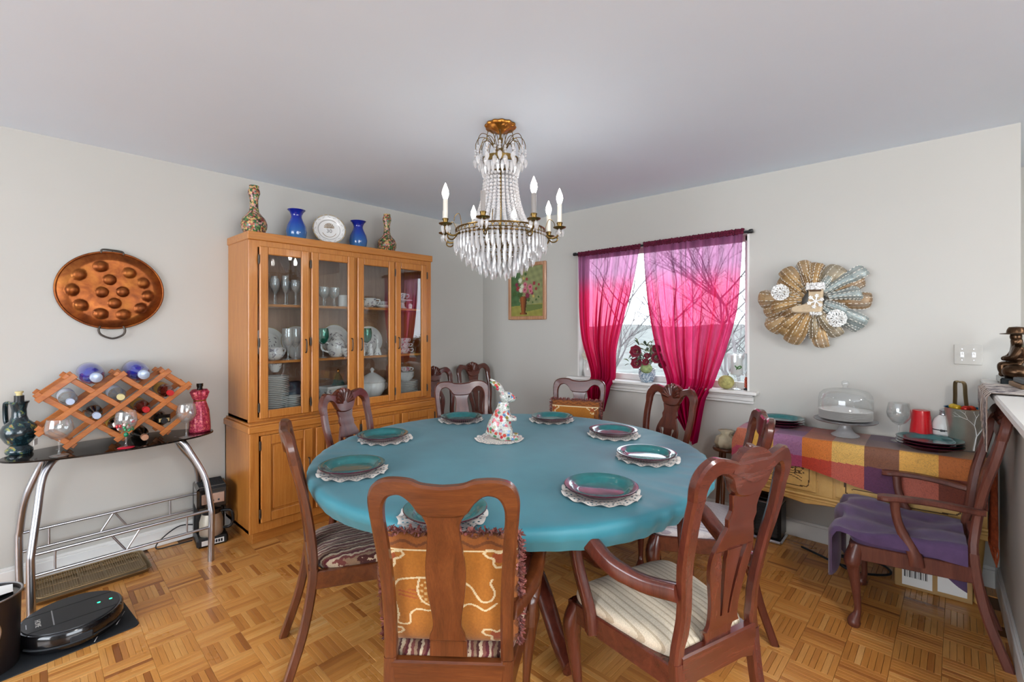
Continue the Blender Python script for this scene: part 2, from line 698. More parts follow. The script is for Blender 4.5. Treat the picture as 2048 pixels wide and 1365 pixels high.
# window: jamb lining, sash bars, sill with a moulded apron, glass
win = struct('window_1', MB().box(WX0 - .001, WX0 + .012, -.004, .12, WZ0, WZ1).box(WX1 - .012, WX1 + .001, -.004, .12, WZ0, WZ1)
             .box(WX0, WX1, -.004, .12, WZ1 - .012, WZ1 + .001), M['trim'])
mb = MB()
for x0, x1, z0, z1 in ((WX0 + .012, WX0 + .05, WZ0, WZ1), (WX1 - .05, WX1 - .012, WZ0, WZ1), (WX0, WX1, WZ0, WZ0 + .05), (WX0, WX1, WZ1 - .05, WZ1)):
    mb.box(x0, x1, .075, .115, z0, z1, .004)
mb.build('window_frame', M['trim'], win)
MB().box(WX0 + .04, WX1 - .04, .093, .097, WZ0 + .04, WZ1 - .04).build('window_pane', M['window_pane'], win)
mb = MB().box(1.155, 2.735, -.075, .1, .908, .932, .006)
mb.box(1.185, 2.705, -.03, 0, .862, .908, .004)
mb.box(1.185, 2.705, -.042, 0, .89, .908, .004)
mb.box(1.185, 2.705, -.02, 0, .842, .862, .004)
mb.build('window_sill', M['trim'], win)

# ---------------------------------------------------------------- parquet floor
BL, NS = .1535, 7
SW = BL / NS
t = NT('parquet_oak')
v = t.coord((1, 1, 1), 'Generated')
tc = t.n('ShaderNodeNewGeometry')
ca = t.n('ShaderNodeAttribute', attribute_name='Col')
# the attribute carries: tone (r), grain direction (g)
sp = t.n('ShaderNodeSeparateColor')
t.l(ca.outputs['Color'], sp.inputs[0])
base = t.ramp(sp.outputs[0], [(0, C('#8c5226')), (.2, C('#b07035')), (.5, C('#cc8c46')), (.8, C('#daa15c')), (1, C('#e4b475'))])
mx = t.n('ShaderNodeMapping')
mx.inputs['Scale'].default_value = (9, 150, 60)
my = t.n('ShaderNodeMapping')
my.inputs['Scale'].default_value = (150, 9, 60)
t.l(tc.outputs['Position'], mx.inputs[0])
t.l(tc.outputs['Position'], my.inputs[0])
gm = t.n('ShaderNodeMix', data_type='VECTOR')
t.l(sp.outputs[1], gm.inputs[0])
t.l(mx.outputs[0], gm.inputs[4])
t.l(my.outputs[0], gm.inputs[5])
gr = t.noise(gm.outputs[1], 1.0, 5, .6, .3)
cc = t.mix(1.0, base, t.ramp(gr, [(.25, (.86, .82, .78)), (.6, (1.05, 1.04, 1.02))]), 'MULTIPLY')
rg = t.ramp(t.noise(tc.outputs['Position'], 4, 4), [(.3, (.24,) * 3), (.7, (.4,) * 3)])
M['parquet'] = t.surf(t.pbr(cc, rg, 0, t.bump(gr, .06), .25))

floor = struct('floor', MB().box(-.12, 7.5, -7.2, 1.12, -.12, -.006), plain('parquet_bed', '#6d4420', .5, var=.15))
TILT = R(-1.7)
CAMP = Vector((3.6316, -3.545))
FW = Vector((-math.sin(R(42.13)), math.cos(R(42.13))))
RT = Vector((FW.y, -FW.x))


def slat_box(mb, cx, cy, hx, hy, z, col, rot):
    b = .001
    vv = []
    for (a, bb, zz) in ((1, 1, -.006), (1, 1, z - b), (0, 0, z)):
        for sx, sy in ((-1, -1), (1, -1), (1, 1), (-1, 1)):
            ex, ey = (hx, hy) if a else (hx - b, hy - b)
            x, y = cx + sx * ex, cy + sy * ey
            vv.append((x * rot[0] - y * rot[1], x * rot[1] + y * rot[0], zz))
    ff = [(8, 9, 10, 11)]
    for k in range(4):
        k2 = (k + 1) % 4
        ff += [(k, k2, 4 + k2, 4 + k), (4 + k, 4 + k2, 8 + k2, 8 + k)]
    mb.add(vv, ff, col)


rot = (math.cos(TILT), math.sin(TILT))
slats = []
for i in range(-3, 30):
    for j in range(-34, 3):
        par = (i + j) % 2
        bt = random.gauss(.52, .07)
        for k in range(NS):
            o = (k + .5) * SW
            if par:
                cx, cy, hx, hy = i * BL + o, j * BL + BL / 2, SW / 2, BL / 2
            else:
                cx, cy, hx, hy = i * BL + BL / 2, j * BL + o, BL / 2, SW / 2
            x, y = cx * rot[0] - cy * rot[1], cx * rot[1] + cy * rot[0]
            if x < .004 or x > 3.9 or y > -.004 or y < -4.6:
                continue
            tone = bt + random.gauss(0, .12) + (.05 if par else -.05)  # sheen by grain direction painted in: alternate blocks toned lighter and darker
            if random.random() < .07: tone -= .3
            tone = max(0, min(1, tone))
            d = (Vector((x, y)) - CAMP)
            dep, lat = d.dot(FW), d.dot(RT)
            seen = dep > .5 and abs(lat / dep) < 1.1 and (652 + 932 * 1.39 / dep) < 1362
            # hidden under the table and its chairs: picked last
            hid = (Vector((x, y)) - Vector((2.2, -1.95))).length < .75
            slats.append((0 if (seen and not hid) else 1, dep, cx, cy, hx - .00055, hy - .0003, tone, par))
slats.sort(key=lambda s: (s[0], s[1]))
variants = {}
field = MB()
for n, (q, dep, cx, cy, hx, hy, tone, par) in enumerate(slats):
    if n < 300:
        key = (par, round(tone * 14))
        if key not in variants:
            m_ = MB()
            slat_box(m_, 0, 0, hx, hy, 0, (key[1] / 14, float(par), 0), rot)
            variants[key] = m_.mesh('parquet_slat', M['parquet'], 180, True)
        inst(variants[key], 'parquet_slat', floor, (cx * rot[0] - cy * rot[1], cx * rot[1] + cy * rot[0], random.uniform(-.0003, .0003)))
    else:
        slat_box(field, cx, cy, hx, hy, random.uniform(-.0003, .0003), (tone, float(par), 0), rot)
field.build('parquet_field', M['parquet'], floor, kind='stuff', sharp=180, flat=True)

# ---------------------------------------------------------------- outdoors beyond the dining window
mb = MB()
mb.grid(lambda u, v: ((u - .5) * 130 + 2, .4 + v * 90, -1.1 - .02 * v * 90 + 6.5 * max(0, v - .25) ** 1.4 + .3 * math.sin(u * 40 + v * 9)), 50, 40)
struct('ground_outdoors', mb, M['outdoor_ground'])
M['bark'] = plain('grey_bark', '#6d6a6a', .9, var=.25, scale=6)


def bare_tree(loc, h, seed, label):
    rnd = random.Random(seed)
    tr = thing('bare_tree', label, 'tree', loc, 0, 'bare trees outside the window')
    trunk, br = MB(), MB()

    def grow(p, d, L, r, lev, mbx):
        pts = [p]
        n = 4
        for i in range(n):
            d = (d + Vector((rnd.uniform(-.18, .18), rnd.uniform(-.18, .18), rnd.uniform(-.04, .14)))).normalized()
            pts.append(pts[-1] + d * (L / n))
        mbx.tube(pts, [r * (1 - .55 * i / n) for i in range(n + 1)], 5 if lev < 2 else 3, cap=False)
        if lev >= 4:
            return
        k = rnd.randint(4, 5) if lev else 9
        for i in range(k):
            f = rnd.uniform(.3, 1.0)
            q = pts[min(n, int(f * n) + (1 if f > .9 else 0))]
            a = rnd.uniform(0, 6.283)
            sp_ = rnd.uniform(.45, .95)
            nd = (d * (1 - sp_ * .5) + Vector((math.cos(a), math.sin(a), .15)) * sp_).normalized()
            grow(q, nd, L * rnd.uniform(.5, .68), r * .42, lev + 1, br)
    grow(Vector((0, 0, -.3)), Vector((0, 0, 1)), h * .55, h * .011, 0, trunk)
    trunk.build('trunk', M['bark'], tr)
    br.build('branches', M['bark'], tr, kind='stuff', sharp=180)


bare_tree((-.5, 11.0, -1.4), 7.0, 3, 'slender bare tree close outside the right edge of the window')
bare_tree((-7.6, 16.0, -1.4), 7.5, 5, 'bare branching tree outside behind the left red curtain')
bare_tree((-5.4, 17.5, -1.4), 8.0, 8, 'bare tree seen in the gap between the two curtains')
bare_tree((-2.2, 15.0, -1.4), 7.5, 11, 'bare tree far outside behind the right red curtain')
bare_tree((-1.6, 19.0, -1.4), 7.5, 14, 'smaller bare tree outside just left of the slender one')

# daylit windows of the space behind the camera
for n, (cx, cy, ang) in enumerate(((2.4, -7.14, 0), (7.44, -3.4, math.pi / 2))):
    w_ = 3.4 if n == 0 else 3.6
    wn = bpy.data.objects.new('window_%d' % (n + 2), None)
    COL.objects.link(wn)
    wn.location = (cx, cy, 0)
    wn.rotation_euler = (0, 0, ang)
    wn['kind'] = 'structure'
    mb = MB()
    for x0, x1, z0, z1 in ((-w_ / 2, -w_ / 2 + .06, .5, 2.4), (w_ / 2 - .06, w_ / 2, .5, 2.4), (-.03, .03, .5, 2.4), (-w_ / 2, w_ / 2, .5, .56), (-w_ / 2, w_ / 2, 2.34, 2.4)):
        mb.box(x0, x1, -.03, .03, z0, z1, .004)
    mb.build('window_frame', M['trim'], wn)
    MB().box(-w_ / 2 + .03, w_ / 2 - .03, -.003, .003, .53, 2.37).build('window_pane', M['window_pane'], wn)

# ceiling lamp over the passage, plus an added unseen one to brighten the floor
LG = emit('lamp_glow', (1, .97, .93), 140)
for (lx, ly, lab) in ((6.4, -.8, 'round flush ceiling lamp glowing over the passage beyond the half wall'), (4.7, -3.1, 'added round fill lamp on the unseen ceiling behind the camera')):
    lamp = thing('ceiling_lamp', lab, 'lamp', (lx, ly, CEIL), 0, 'flush ceiling lamps')
    MB().lathe([(0, 0), (.19, 0), (.195, -.012), (.19, -.03), (.17, -.035)], 32).build('base_ring', M['brass'], lamp)
    MB().lathe([(.178, -.03), (.17, -.06), (.13, -.095), (.07, -.112), (0, -.118)], 32).build('lamp_shade', LG, lamp)
# ---------------------------------------------------------------- dining table
TC = Vector((2.008, -1.757))
TZ = .755
TR = .945
table = thing('dining_table', 'large round wooden pedestal dining table under the teal cloth', 'table', (TC.x, TC.y, 0), R(20))
MB().lathe([(0, TZ - .035), (TR - .02, TZ - .035), (TR - .006, TZ - .026), (TR - .006, TZ - .008), (TR - .02, TZ - .003), (0, TZ - .003)], 72).build('tabletop', M['mahogany_rail'], table)
MB().lathe([(.56, TZ - .12), (.6, TZ - .12), (.6, TZ - .035), (.56, TZ - .035), (.56, TZ - .12)], 64).build('apron', M['mahogany_rail'], table)
MB().lathe([(0, .2), (.13, .2), (.15, .24), (.11, .3), (.085, .36), (.12, .44), (.14, .52), (.1, .6), (.16, .68), (.3, .72), (0, .72)], 32).build('pedestal', M['mahogany'], table)
for k in range(4):
    a = R(45 + 90 * k)
    prof = spline([(.08, .24, .05), (.22, .27, .045), (.38, .19, .04), (.52, .07, .035), (.62, .035, .04)], 5)
    MB().tube([(p[0] * math.cos(a), p[0] * math.sin(a), p[1]) for p in prof], [p[2] for p in prof], 10).build('foot', M['mahogany'], table)

# tablecloth: fitted round cloth, gathered folds at the rim, edge tucked under
t = NT('teal_cloth')
v = t.coord()
n1 = t.noise(v, 3, 3)
weave = t.noise(t.coord((1, 1, 1)), 420, 2)
cl = t.ramp(n1, [(.3, C('#2f7886')), (.7, C('#3a8897'))])
M['teal_cloth'] = t.surf(t.pbr(cl, .5, 0, t.bump(weave, .12, .001), 0, .5, sheen=.15))


def cloth_fn(u, v_):
    a = u * 2 * math.pi
    # v_: 0 centre .. ~.72 rim .. 1 hem
    if v_ < .72:
        r = TR * (v_ / .72)
        z = TZ
    else:
        s = (v_ - .72) / .28
        ang = min(1, s * 2.2) * math.pi / 2
        r = TR + .028 * math.sin(ang) - .03 * max(0, s - .35) * 1.6
        z = TZ - .028 * (1 - math.cos(ang)) - .075 * max(0, s - .3)
    q = max(0, v_ - .52) / .48
    # drag folds near two stretches of the rim (toward the right chairs and the cabinet)
    rx, ry = r * math.cos(a), r * math.sin(a)
    w1 = math.exp(-((a - 5.95 + 0) % 6.283 - 0) ** 2 * 1.2) + math.exp(-(((a - 0.25) % 6.283 + 3.1416) % 6.283 - 3.1416) ** 2 * 2.2)
    w2 = math.exp(-((((a - 3.6) % 6.283 + 3.1416) % 6.283 - 3.1416) ** 2) * 3.0)
    fold = math.sin(a * 34 + 2.2 * math.sin(a * 5)) * .5 + .5 * math.sin(a * 61 + 1.3)
    lift = .0085 * q * (min(1.2, w1) + w2) * fold
    if v_ >= .72:
        s = (v_ - .72) / .28
        pk = .0022 * math.sin(a * 70 + 1.5 * math.sin(a * 3)) + .0012 * math.sin(a * 41)
        r += pk * min(1, s * 2) * (.4 + 1.8 * min(1.2, w1 + w2 * .5))
        z += lift * .5 + .01 * s * math.sin(a * 5 + .7) * (s > .3)
        return (r * math.cos(a), r * math.sin(a), z)
    return (rx, ry, TZ + .0008 + max(0, lift + .0015 * q))


MB().grid(cloth_fn, 360, 60, cu=True).build('tablecloth', M['teal_cloth'], None, 'teal fabric tablecloth stretched over the round dining table', 'tablecloth', loc=(TC.x, TC.y, 0), sharp=180)
TOP = TZ + .0025


# ---------------------------------------------------------------- doilies and plates
def doily_mesh(r, seed, wav=.004):
    rnd = random.Random(seed)
    ph = rnd.uniform(0, 6)
    ns = 14

    def fn(u, v_):
        a = u * 2 * math.pi
        rr = r * (.02 + .98 * v_)
        sc = 1 + (.055 * abs(math.sin(a * ns / 2 + ph)) - .03) * max(0, (v_ - .6) / .4)
        rr *= sc
        z = .001 + wav * max(0, v_ - .6) / .4 * (math.sin(a * ns / 2 * 2 + 1.4 * ph) + 1) * .8
        return (rr * math.cos(a), rr * math.sin(a), z)

    def skip(i, j):
        if 13 <= j <= 14: return (i % 4) in (0, 1) and j == 13
        if j == 16: return i % 6 in (1, 2)
        if j == 18: return i % 3 == 0
        if j == 10: return i % 4 == 0
        return False
    m_ = MB().grid(fn, 168, 22, cu=True, skip=skip)
    return m_


def plate_meshes(r):
    inner = [(0, .008), (r * .60, .008), (r * .68, .012), (r * .74, .022), (r * .78, .0265), (r * .95, .032), (r * .985, .0325)]
    outer = [(r * .985, .0325), (r, .0315), (r * .995, .0285), (r * .8, .019), (r * .62, .004), (r * .58, 0), (r * .5, 0), (r * .48, .003), (0, .003)]
    return MB().lathe(inner, 56).mesh('glaze', M['teal_glaze']), MB().lathe(outer, 56).mesh('body', M['plum_glaze'])


PL_IN, PL_OUT = plate_meshes(.138)
plates = [
    ((2.435, -2.55), 'teal dinner plate behind the elephant-cushion armchair back, on lace doily'),
    ((1.76, -2.51), 'teal dinner plate nearest the left side chair, on lace doily'),
    ((1.36, -2.105), 'teal dinner plate in front of the shell-topped chair by the cabinet'),
    ((1.30, -1.47), 'teal dinner plate in front of the plain chair at the far left'),
    ((1.745, -1.06), 'teal dinner plate in front of the fringed-cushion chair by the window'),
    ((2.255, -1.15), 'teal dinner plate in front of the shell-topped chair by the right curtain'),
    ((2.62, -1.475), 'teal dinner plate on the right rim half behind the carved armchair'),
    ((2.70, -2.015), 'teal dinner plate with bright window reflection, in front of the cream-seated armchair'),
]
for k, ((x, y), lab) in enumerate(plates):
    dl = doily_mesh(.148, k, .006).build('lace_doily', M['cream_lace'], None, 'white lace doily under the ' + lab.split(',')[0].replace('teal dinner plate', 'plate'), 'doily', 'doilies under the table plates', loc=(x + random.uniform(-.012, .012), y + random.uniform(-.012, .012), TOP), rot=(0, 0, k * .7), sharp=180)
    pl = thing('dinner_plate', lab, 'plate', (x, y, TOP + .003), 0, 'teal plates on the dining table')
    inst(PL_IN, 'glaze', pl)
    inst(PL_OUT, 'body', pl)

# ---------------------------------------------------------------- rabbit figurine
RB = Vector((1.845, -1.66))
doily_mesh(.135, 40, .003).build('lace_doily', M['cream_lace'], None, 'white lace doily under the rabbit figurine at the table centre', 'doily', 'doilies under the table plates', loc=(RB.x - .015, RB.y, TOP), sharp=180)
t = NT('floral_decoupage')
v = t.coord()
vo = t.n('ShaderNodeTexVoronoi')
vo.inputs['Scale'].default_value = 42
t.l(v, vo.inputs['Vector'])
sep = t.n('ShaderNodeSeparateColor')
t.l(vo.outputs['Color'], sep.inputs[0])
cellc = t.ramp(sep.outputs[0], [(0, C('#b5263a')), (.2, C('#d77a86')), (.36, C('#8b7a3a')), (.5, C('#4d7d5b')), (.66, C('#5c7fa8')), (.8, C('#c04a3a')), (.92, C('#6a4a6a'))], 'CONSTANT')
dm = t.ramp(vo.outputs['Distance'], [(.36, (1, 1, 1)), (.5, (0, 0, 0))])
nz = t.ramp(t.noise(v, 26, 3), [(.34, (0, 0, 0)), (.46, (1, 1, 1))])
msk = t.mix(1, dm, nz, 'MULTIPLY')
wv = t.ramp(t.noise(v, 90, 3, .6, 3), [(.46, C('#d6d2c8')), (.6, C('#7a8580'))])
M['floral'] = t.surf(t.pbr(t.mix(msk, wv, cellc), .22, 0, None, .4))
RY = R(42)
rab = thing('rabbit_figurine', 'floral-patterned upright rabbit figurine at the centre of the teal table', 'figurine', (RB.x, RB.y, TOP + .004), RY)
rb = MB()


def blob_chain(mb, chain, n=16, m=4):
    c = spline(chain, m)
    mb.tube([p[:3] for p in c], [p[3] for p in c], n)


# body: upright pear (x forward), neck, head
prof = spline([(.0, .002, .03), (-.008, .02, .055), (-.012, .06, .064), (-.004, .11, .055), (.006, .15, .042), (.012, .18, .032), (.014, .205, .027)], 5)
n = 20
vv, ff = [], []
for (ox, z, r) in prof:
    for k in range(n):
        a = 2 * math.pi * k / n
        vv.append((ox + r * 1.08 * math.cos(a), r * .82 * math.sin(a), z))
for i in range(len(prof) - 1):
    for k in range(n):
        ff.append((i * n + k, i * n + (k + 1) % n, (i + 1) * n + (k + 1) % n, (i + 1) * n + k))
ff.append(tuple(range(n)))
ff.append(tuple((len(prof) - 1) * n + k for k in range(n)))
rb.add(vv, ff)
rb.ball((-.005, 0, .055), (.066, .058, .06))
rb.ball((.03, 0, .232), (.04, .031, .034), m=Matrix.Rotation(R(12), 4, 'Y'))
rb.ball((.058, 0, .224), (.024, .021, .021))
for s in (-1, 1):
    rb.ball((.02, s * .042, .04), (.045, .022, .044))                     # haunch
    blob_chain(rb, [(.0, s * .04, .014, .014), (.05, s * .042, .013, .015), (.095, s * .042, .01, .011)], 10)   # hind foot
    blob_chain(rb, [(.02, s * .03, .15, .02), (.045, s * .032, .118, .014), (.07, s * .026, .112, .011), (.082, s * .018, .108, .008)], 10)   # arm
rb.ball((-.07, 0, .035), (.018, .018, .018))
rb.build('body', M['floral'], rab, sharp=180)
for s in (-1, 1):
    mb = MB()
    e = spline([(.012, s * .012, .255, .009), (-.012, s * .018, .285, .017), (-.038, s * .022, .308, .015), (-.062, s * .024, .318 + .012 * (s > 0), .003)], 5)
    mb.tube([p[:3] for p in e], [p[3] for p in e], 10, sy=.45, up=(0, 1, 0))
    mb.build('ear', M['floral'], rab, sharp=180)
for s in (-1, 1):
    MB().ball((.044, s * .0285, .238), .0055).build('eye', M['black_gloss'], rab)
MB().ball((.081, 0, .228), (.004, .006, .004)).build('nose', M['plum_glaze'], rab)
# ---------------------------------------------------------------- chairs


def stripes(name, cols, scale, axis=0, ang=0, rough=.9, wob=0.0):
    t = NT(name)
    v = t.coord((1, 1, 1), 'Object', (0, 0, ang))
    sx = t.n('ShaderNodeSeparateXYZ')
    t.l(v, sx.inputs[0])
    f = t.math('MULTIPLY', sx.outputs[axis], scale)
    if wob:
        f = t.math('ADD', f, t.math('MULTIPLY', t.noise(v, 30, 3), wob))
    f = t.math('FRACT', f)
    k = len(cols)
    c = t.ramp(f, [(i / k, C(q)) for i, q in enumerate(cols)], 'CONSTANT')
    nz = t.noise(t.coord((1, 1, 1)), 260, 2)
    c = t.mix(.25, c, t.ramp(nz, [(.35, (.3, .25, .22)), (.65, (1, .97, .92))]), 'MULTIPLY')
    return t.surf(t.pbr(c, rough, 0, t.bump(nz, .2, .001), 0, .3, sheen=.2))


M['seat_stripe'] = stripes('burgundy_cream_stripe', ['#5a2028', '#b6a28a', '#6e3a34', '#8a6f58', '#4b2420', '#c3b196', '#7a4a40'], 17, 0, 0, .9, .5)
M['seat_cream'] = stripes('cream_ribbed_stripe', ['#d9cbb4', '#d4c6ae', '#b9a88f', '#d9cbb4'], 44, 0)
M['seat_grey'] = stripes('grey_fine_stripe', ['#c9c4c6', '#a9a2ac', '#d4cfd0'], 60, 0)
M['purple_cloth'] = plain('purple_cloth', '#5a4468', .95, var=.12, scale=30, bump=.3, bscale=300, sheen=.3)


def make_chair(label, kind='plain', arms=None, wd=None, seat=None, group='wooden chairs around the round table', feet='cabriole', H=None, cushion=True, SZ=.43, za=.645):
    """local frame: +y is where the sitter looks, origin on the floor under the rear of the seat"""
    wv, wr = wd or (M['mahogany'], M['mahogany_rail'])
    arm = arms is not None
    ch = thing('dining_armchair' if arm else 'dining_chair', label, 'chair', (0, 0, 0), 0, group)
    shell = kind == 'shell'
    H = H or (1.0 if shell else .975)
    k = 1.0
    hw_r, hw_f, sd = .182 * k, (.25 if arm else .24), .425          # rear and front half widths, seat depth
    yf = [(0, -.10), (.2, -.035), (.4, 0), (.52, .0), (.7, -.026), (.85, -.062), (1.12, -.118)]

    def Y(z):
        return smooth(yf, z)

    def yfn(x, z):
        return Y(z) - (.018 * (1 - min(1, abs(x) / hw_r) ** 2) if z > .5 else 0)
    T = .026
    top = H - (.0 if not shell else .055)                # crest height beside the shell
    # rear legs and back posts
    for s in (-1, 1):
        lg = []
        for q in range(11):
            z = .44 * q / 10
            xo = smooth([(0, hw_r + .012), (.25, hw_r + .002), (.44, hw_r + .004)], z)
            lg.append(((s * (xo - .036), z), (s * xo, z)))
        MB().ribbon(lg, .036, lambda x, z: Y(z), .006).build('leg', wv, ch)
        po = []
        wmid = .004 if not shell else .0
        for q in range(13):
            z = .44 + (top - .12 - .44) * q / 12
            f = q / 12
            xo = hw_r + .004 - .0036 * math.sin(f * math.pi) + .018 * f ** 1.5
            wi = .036 + .002 * f
            if shell:
                xo = hw_r + smooth([(0, .004), (.28, -.012), (.6, .012), (.85, .024), (1, .022)], f)
                wi = smooth([(0, .036), (.3, .034), (.7, .04), (1, .042)], f)
            po.append(((s * (xo - wi), z), (s * xo, z)))
        last_o, last_i = po[-1][1][0], po[-1][0][0]
        MB().ribbon(po, T + .006, yfn, .007).build('back_post', wv, ch)
    # crest rail: outer (top) edge and inner (underside) edge
    xo, xi = abs(last_o), abs(last_i)
    zb = top - .12
    if shell:
        oe = [(-xo, zb), (-xo - .004, zb + .045), (-xo + .012, zb + .085), (-xo + .05, zb + .115), (-xo + .10, zb + .108), (-.06, zb + .098), (0, zb + .1)]
        ie = [(-xi, zb), (-xi + .001, zb + .03), (-xi + .014, zb + .055), (-xi + .04, zb + .068), (-.085, zb + .05), (-.056, zb + .0), (0, zb - .012)]
    else:
        oe = [(-xo, zb), (-xo - .002, zb + .06), (-xo + .015, zb + .1), (-xo + .055, zb + .118), (-.09, zb + .118), (-.055, zb + .106), (0, zb + .101)]
        ie = [(-xi, zb), (-xi + .002, zb + .035), (-xi + .018, zb + .065), (-xi + .05, zb + .073), (-.086, zb + .052), (-.058, zb + .018), (0, zb + .012)]
    oe = spline(oe, 4)
    ie = spline(ie, 4)
    pr = [(a, b) for a, b in zip(ie, oe)]
    pr = pr + [((-a[0], a[1]), (-b[0], b[1])) for a, b in reversed(pr[:-1])]
    cr = MB().ribbon(pr, T + .008, yfn, .007).build('crest_rail', wr, ch)
    if shell:
        cz = zb + .035
        fan = [(-.012, cz), (.012, cz)] + [(math.cos(R(a)) * .1, cz + math.sin(R(a)) * .096) for a in range(22, 160, 8)]
        MB().prism([(p[0], p[1]) for p in fan], yfn(0, cz + .05) - .012, yfn(0, cz + .05) + .012, 'y').build('shell_ground', wr, cr)
        for q in range(9):
            a = R(90 + (q - 4) * 17)
            L = .108 - .007 * abs(q - 4)
            p0 = (math.cos(a) * .02, cz + math.sin(a) * .02)
            p1 = (math.cos(a) * L, cz + math.sin(a) * L * .92)
            r0, r1 = .005, .0172
            mb = MB()
            pts, rad = [], []
            for w in range(6):
                f = w / 5
                x, z = p0[0] + (p1[0] - p0[0]) * f, p0[1] + (p1[1] - p0[1]) * f
                pts.append((x, yfn(x, z) + .013, z))
                rad.append((r0 + (r1 - r0) * f) * (1 if w < 5 else .6))
            mb.tube(pts, rad, 8, sy=1.25, up=(0, 1, 0))
            mb.build('shell_rib', wr, cr)
    # splat
    z0, z1 = .445, zb + (.0 if shell else .02)
    if shell:
        hwp = [(0, .056), (.06, .058), (.12, .072), (.16, .062), (.3, .064), (.5, .086), (.62, .088), (.74, .068), (.8, .055), (.84, .062), (.9, .054), (1, .066)]
    else:
        hwp = [(0, .054), (.1, .053), (.16, .05), (.2, .042), (.26, .04), (.45, .052), (.62, .056), (.78, .048), (.88, .044), (.94, .046), (1, .06)]
    mb = MB()

    def strip(f0, f1, ea, eb, n_=10):
        pp = []
        for q in range(n_ + 1):
            f = f0 + (f1 - f0) * q / n_
            z = z0 + (z1 - z0) * f
            w = smooth(hwp, f)
            pp.append(((ea(f, w), z), (eb(f, w), z)))
        mb.ribbon(pp, .015, lambda x, z: yfn(x, z) - .002, .002)
    if shell:
        def sl_o(f):      # slot outer edge measured from the middle
            g = (f - .2) / .42
            return .02 + .032 * max(0, g) ** 1.2 + (.005 if f > .58 else 0)

        def sl_i(f):
            g = (f - .2) / .42
            return .012 + .022 * max(0, g) ** 1.6 - (.004 if f > .58 else 0)
        strip(0, .2, lambda f, w: -w, lambda f, w: w, 8)
        strip(.2, .64, lambda f, w: -w, lambda f, w: -sl_o(f), 14)
        strip(.2, .64, lambda f, w: -sl_i(f), lambda f, w: sl_i(f), 14)
        strip(.2, .64, lambda f, w: sl_o(f), lambda f, w: w, 14)
        strip(.64, 1, lambda f, w: -w, lambda f, w: w, 14)
    else:
        strip(0, 1, lambda f, w: -w, lambda f, w: w, 30)
    mb.build('splat', wv, ch)
    # seat frame
    fr = MB()
    fr.ribbon([((-hw_r + .02, SZ - .075), (-hw_r + .02, SZ + .03)), ((-.1, SZ - .06), (-.1, SZ + .03)), ((.1, SZ - .06), (.1, SZ + .03)), ((hw_r - .02, SZ - .075), (hw_r - .02, SZ + .03))], .03, lambda x, z: -.002, .005)
    fr.box(-hw_f + .02, hw_f - .02, sd - .035, sd - .005, SZ - .07, SZ, .004)
    for s in (-1, 1):
        a = math.atan2(hw_f - hw_r, sd)
        L = math.hypot(hw_f - hw_r, sd)
        m_ = Matrix.Translation((s * hw_r, 0, 0)) @ Matrix.Rotation(-s * a, 4, 'Z')
        fr.box(-.026 if s > 0 else 0, 0 if s > 0 else .026, 0, L - .01, SZ - .07, SZ, .004, m=m_)
    fr.build('seat_frame', wr, ch)
    # upholstered seat
    def seat_fn(u, v_):
        a = u * 2 * math.pi
        ca, sa = math.cos(a), math.sin(a)
        ex = math.copysign(abs(ca) ** .35, ca)
        ey = math.copysign(abs(sa) ** .35, sa)
        if v_ < .25:
            f, z = .955 + .045 * math.sin(v_ / .25 * math.pi / 2), SZ - .012 + .03 * (v_ / .25)
        else:
            s = (v_ - .25) / .75
            f = math.cos(s * math.pi / 2) ** .8 if s < 1 else 0
            z = SZ + .018 + .038 * math.sin(s * math.pi / 2) ** .8
        yy = sd / 2 + .006 + ey * (sd / 2 + .008 - .012) * f
        hw = hw_r - .012 + (hw_f - hw_r + .012) * (yy / sd)
        return (ex * hw * f, yy, z)
    if cushion:
        MB().grid(seat_fn, 48, 14, cu=True).build('seat', seat or M['seat_stripe'], ch, sharp=180)
    # front legs
    for s in (-1, 1):
        x, y = s * (hw_f - .03), sd - .035
        if feet == 'cabriole':
            pts = spline([(x, y, SZ - .005, .026), (x + s * .014, y + .016, SZ - .08, .034), (x + s * .012, y + .014, .27, .026), (x + s * .002, y + .002, .15, .017), (x - s * .002, y - .002, .07, .014), (x + s * .006, y + .008, .035, .022), (x + s * .008, y + .011, .018, .027), (x + s * .006, y + .008, 0, .021)], 4)
            MB().tube([p[:3] for p in pts], [p[3] for p in pts], 12).build('leg', wv, ch)
        else:
            MB().ribbon([((x - .012, 0), (x + .012, 0)), ((x - .02, SZ), (x + .02, SZ))], .035, lambda x_, z_: y, .004).build('leg', wv, ch)
    # arms
    if arms == 'crook':
        for s in (-1, 1):
            pts = spline([(s * (hw_r - .004), Y(za) + .005, za), (s * (hw_r + .03), .09, za - .012), (s * (hw_r + .066), .185, za + .006), (s * (hw_r + .082), .265, za + .045), (s * (hw_r + .084), .318, za + .055), (s * (hw_r + .082), .352, za + .02), (s * (hw_r + .074), .345, za - .06), (s * (hw_r + .062), .325, za - .14), (s * (hw_r + .052), .31, SZ + .01), (s * (hw_r + .048), .305, SZ - .06)], 5)
            MB().tube(pts, [.024 if i < 8 else (.026 if i < 26 else .023) for i in range(len(pts))], 12, sy=.82, up=(s, 0, 0), sq=True).build('arm', wv, ch)
    elif arms == 'flat':
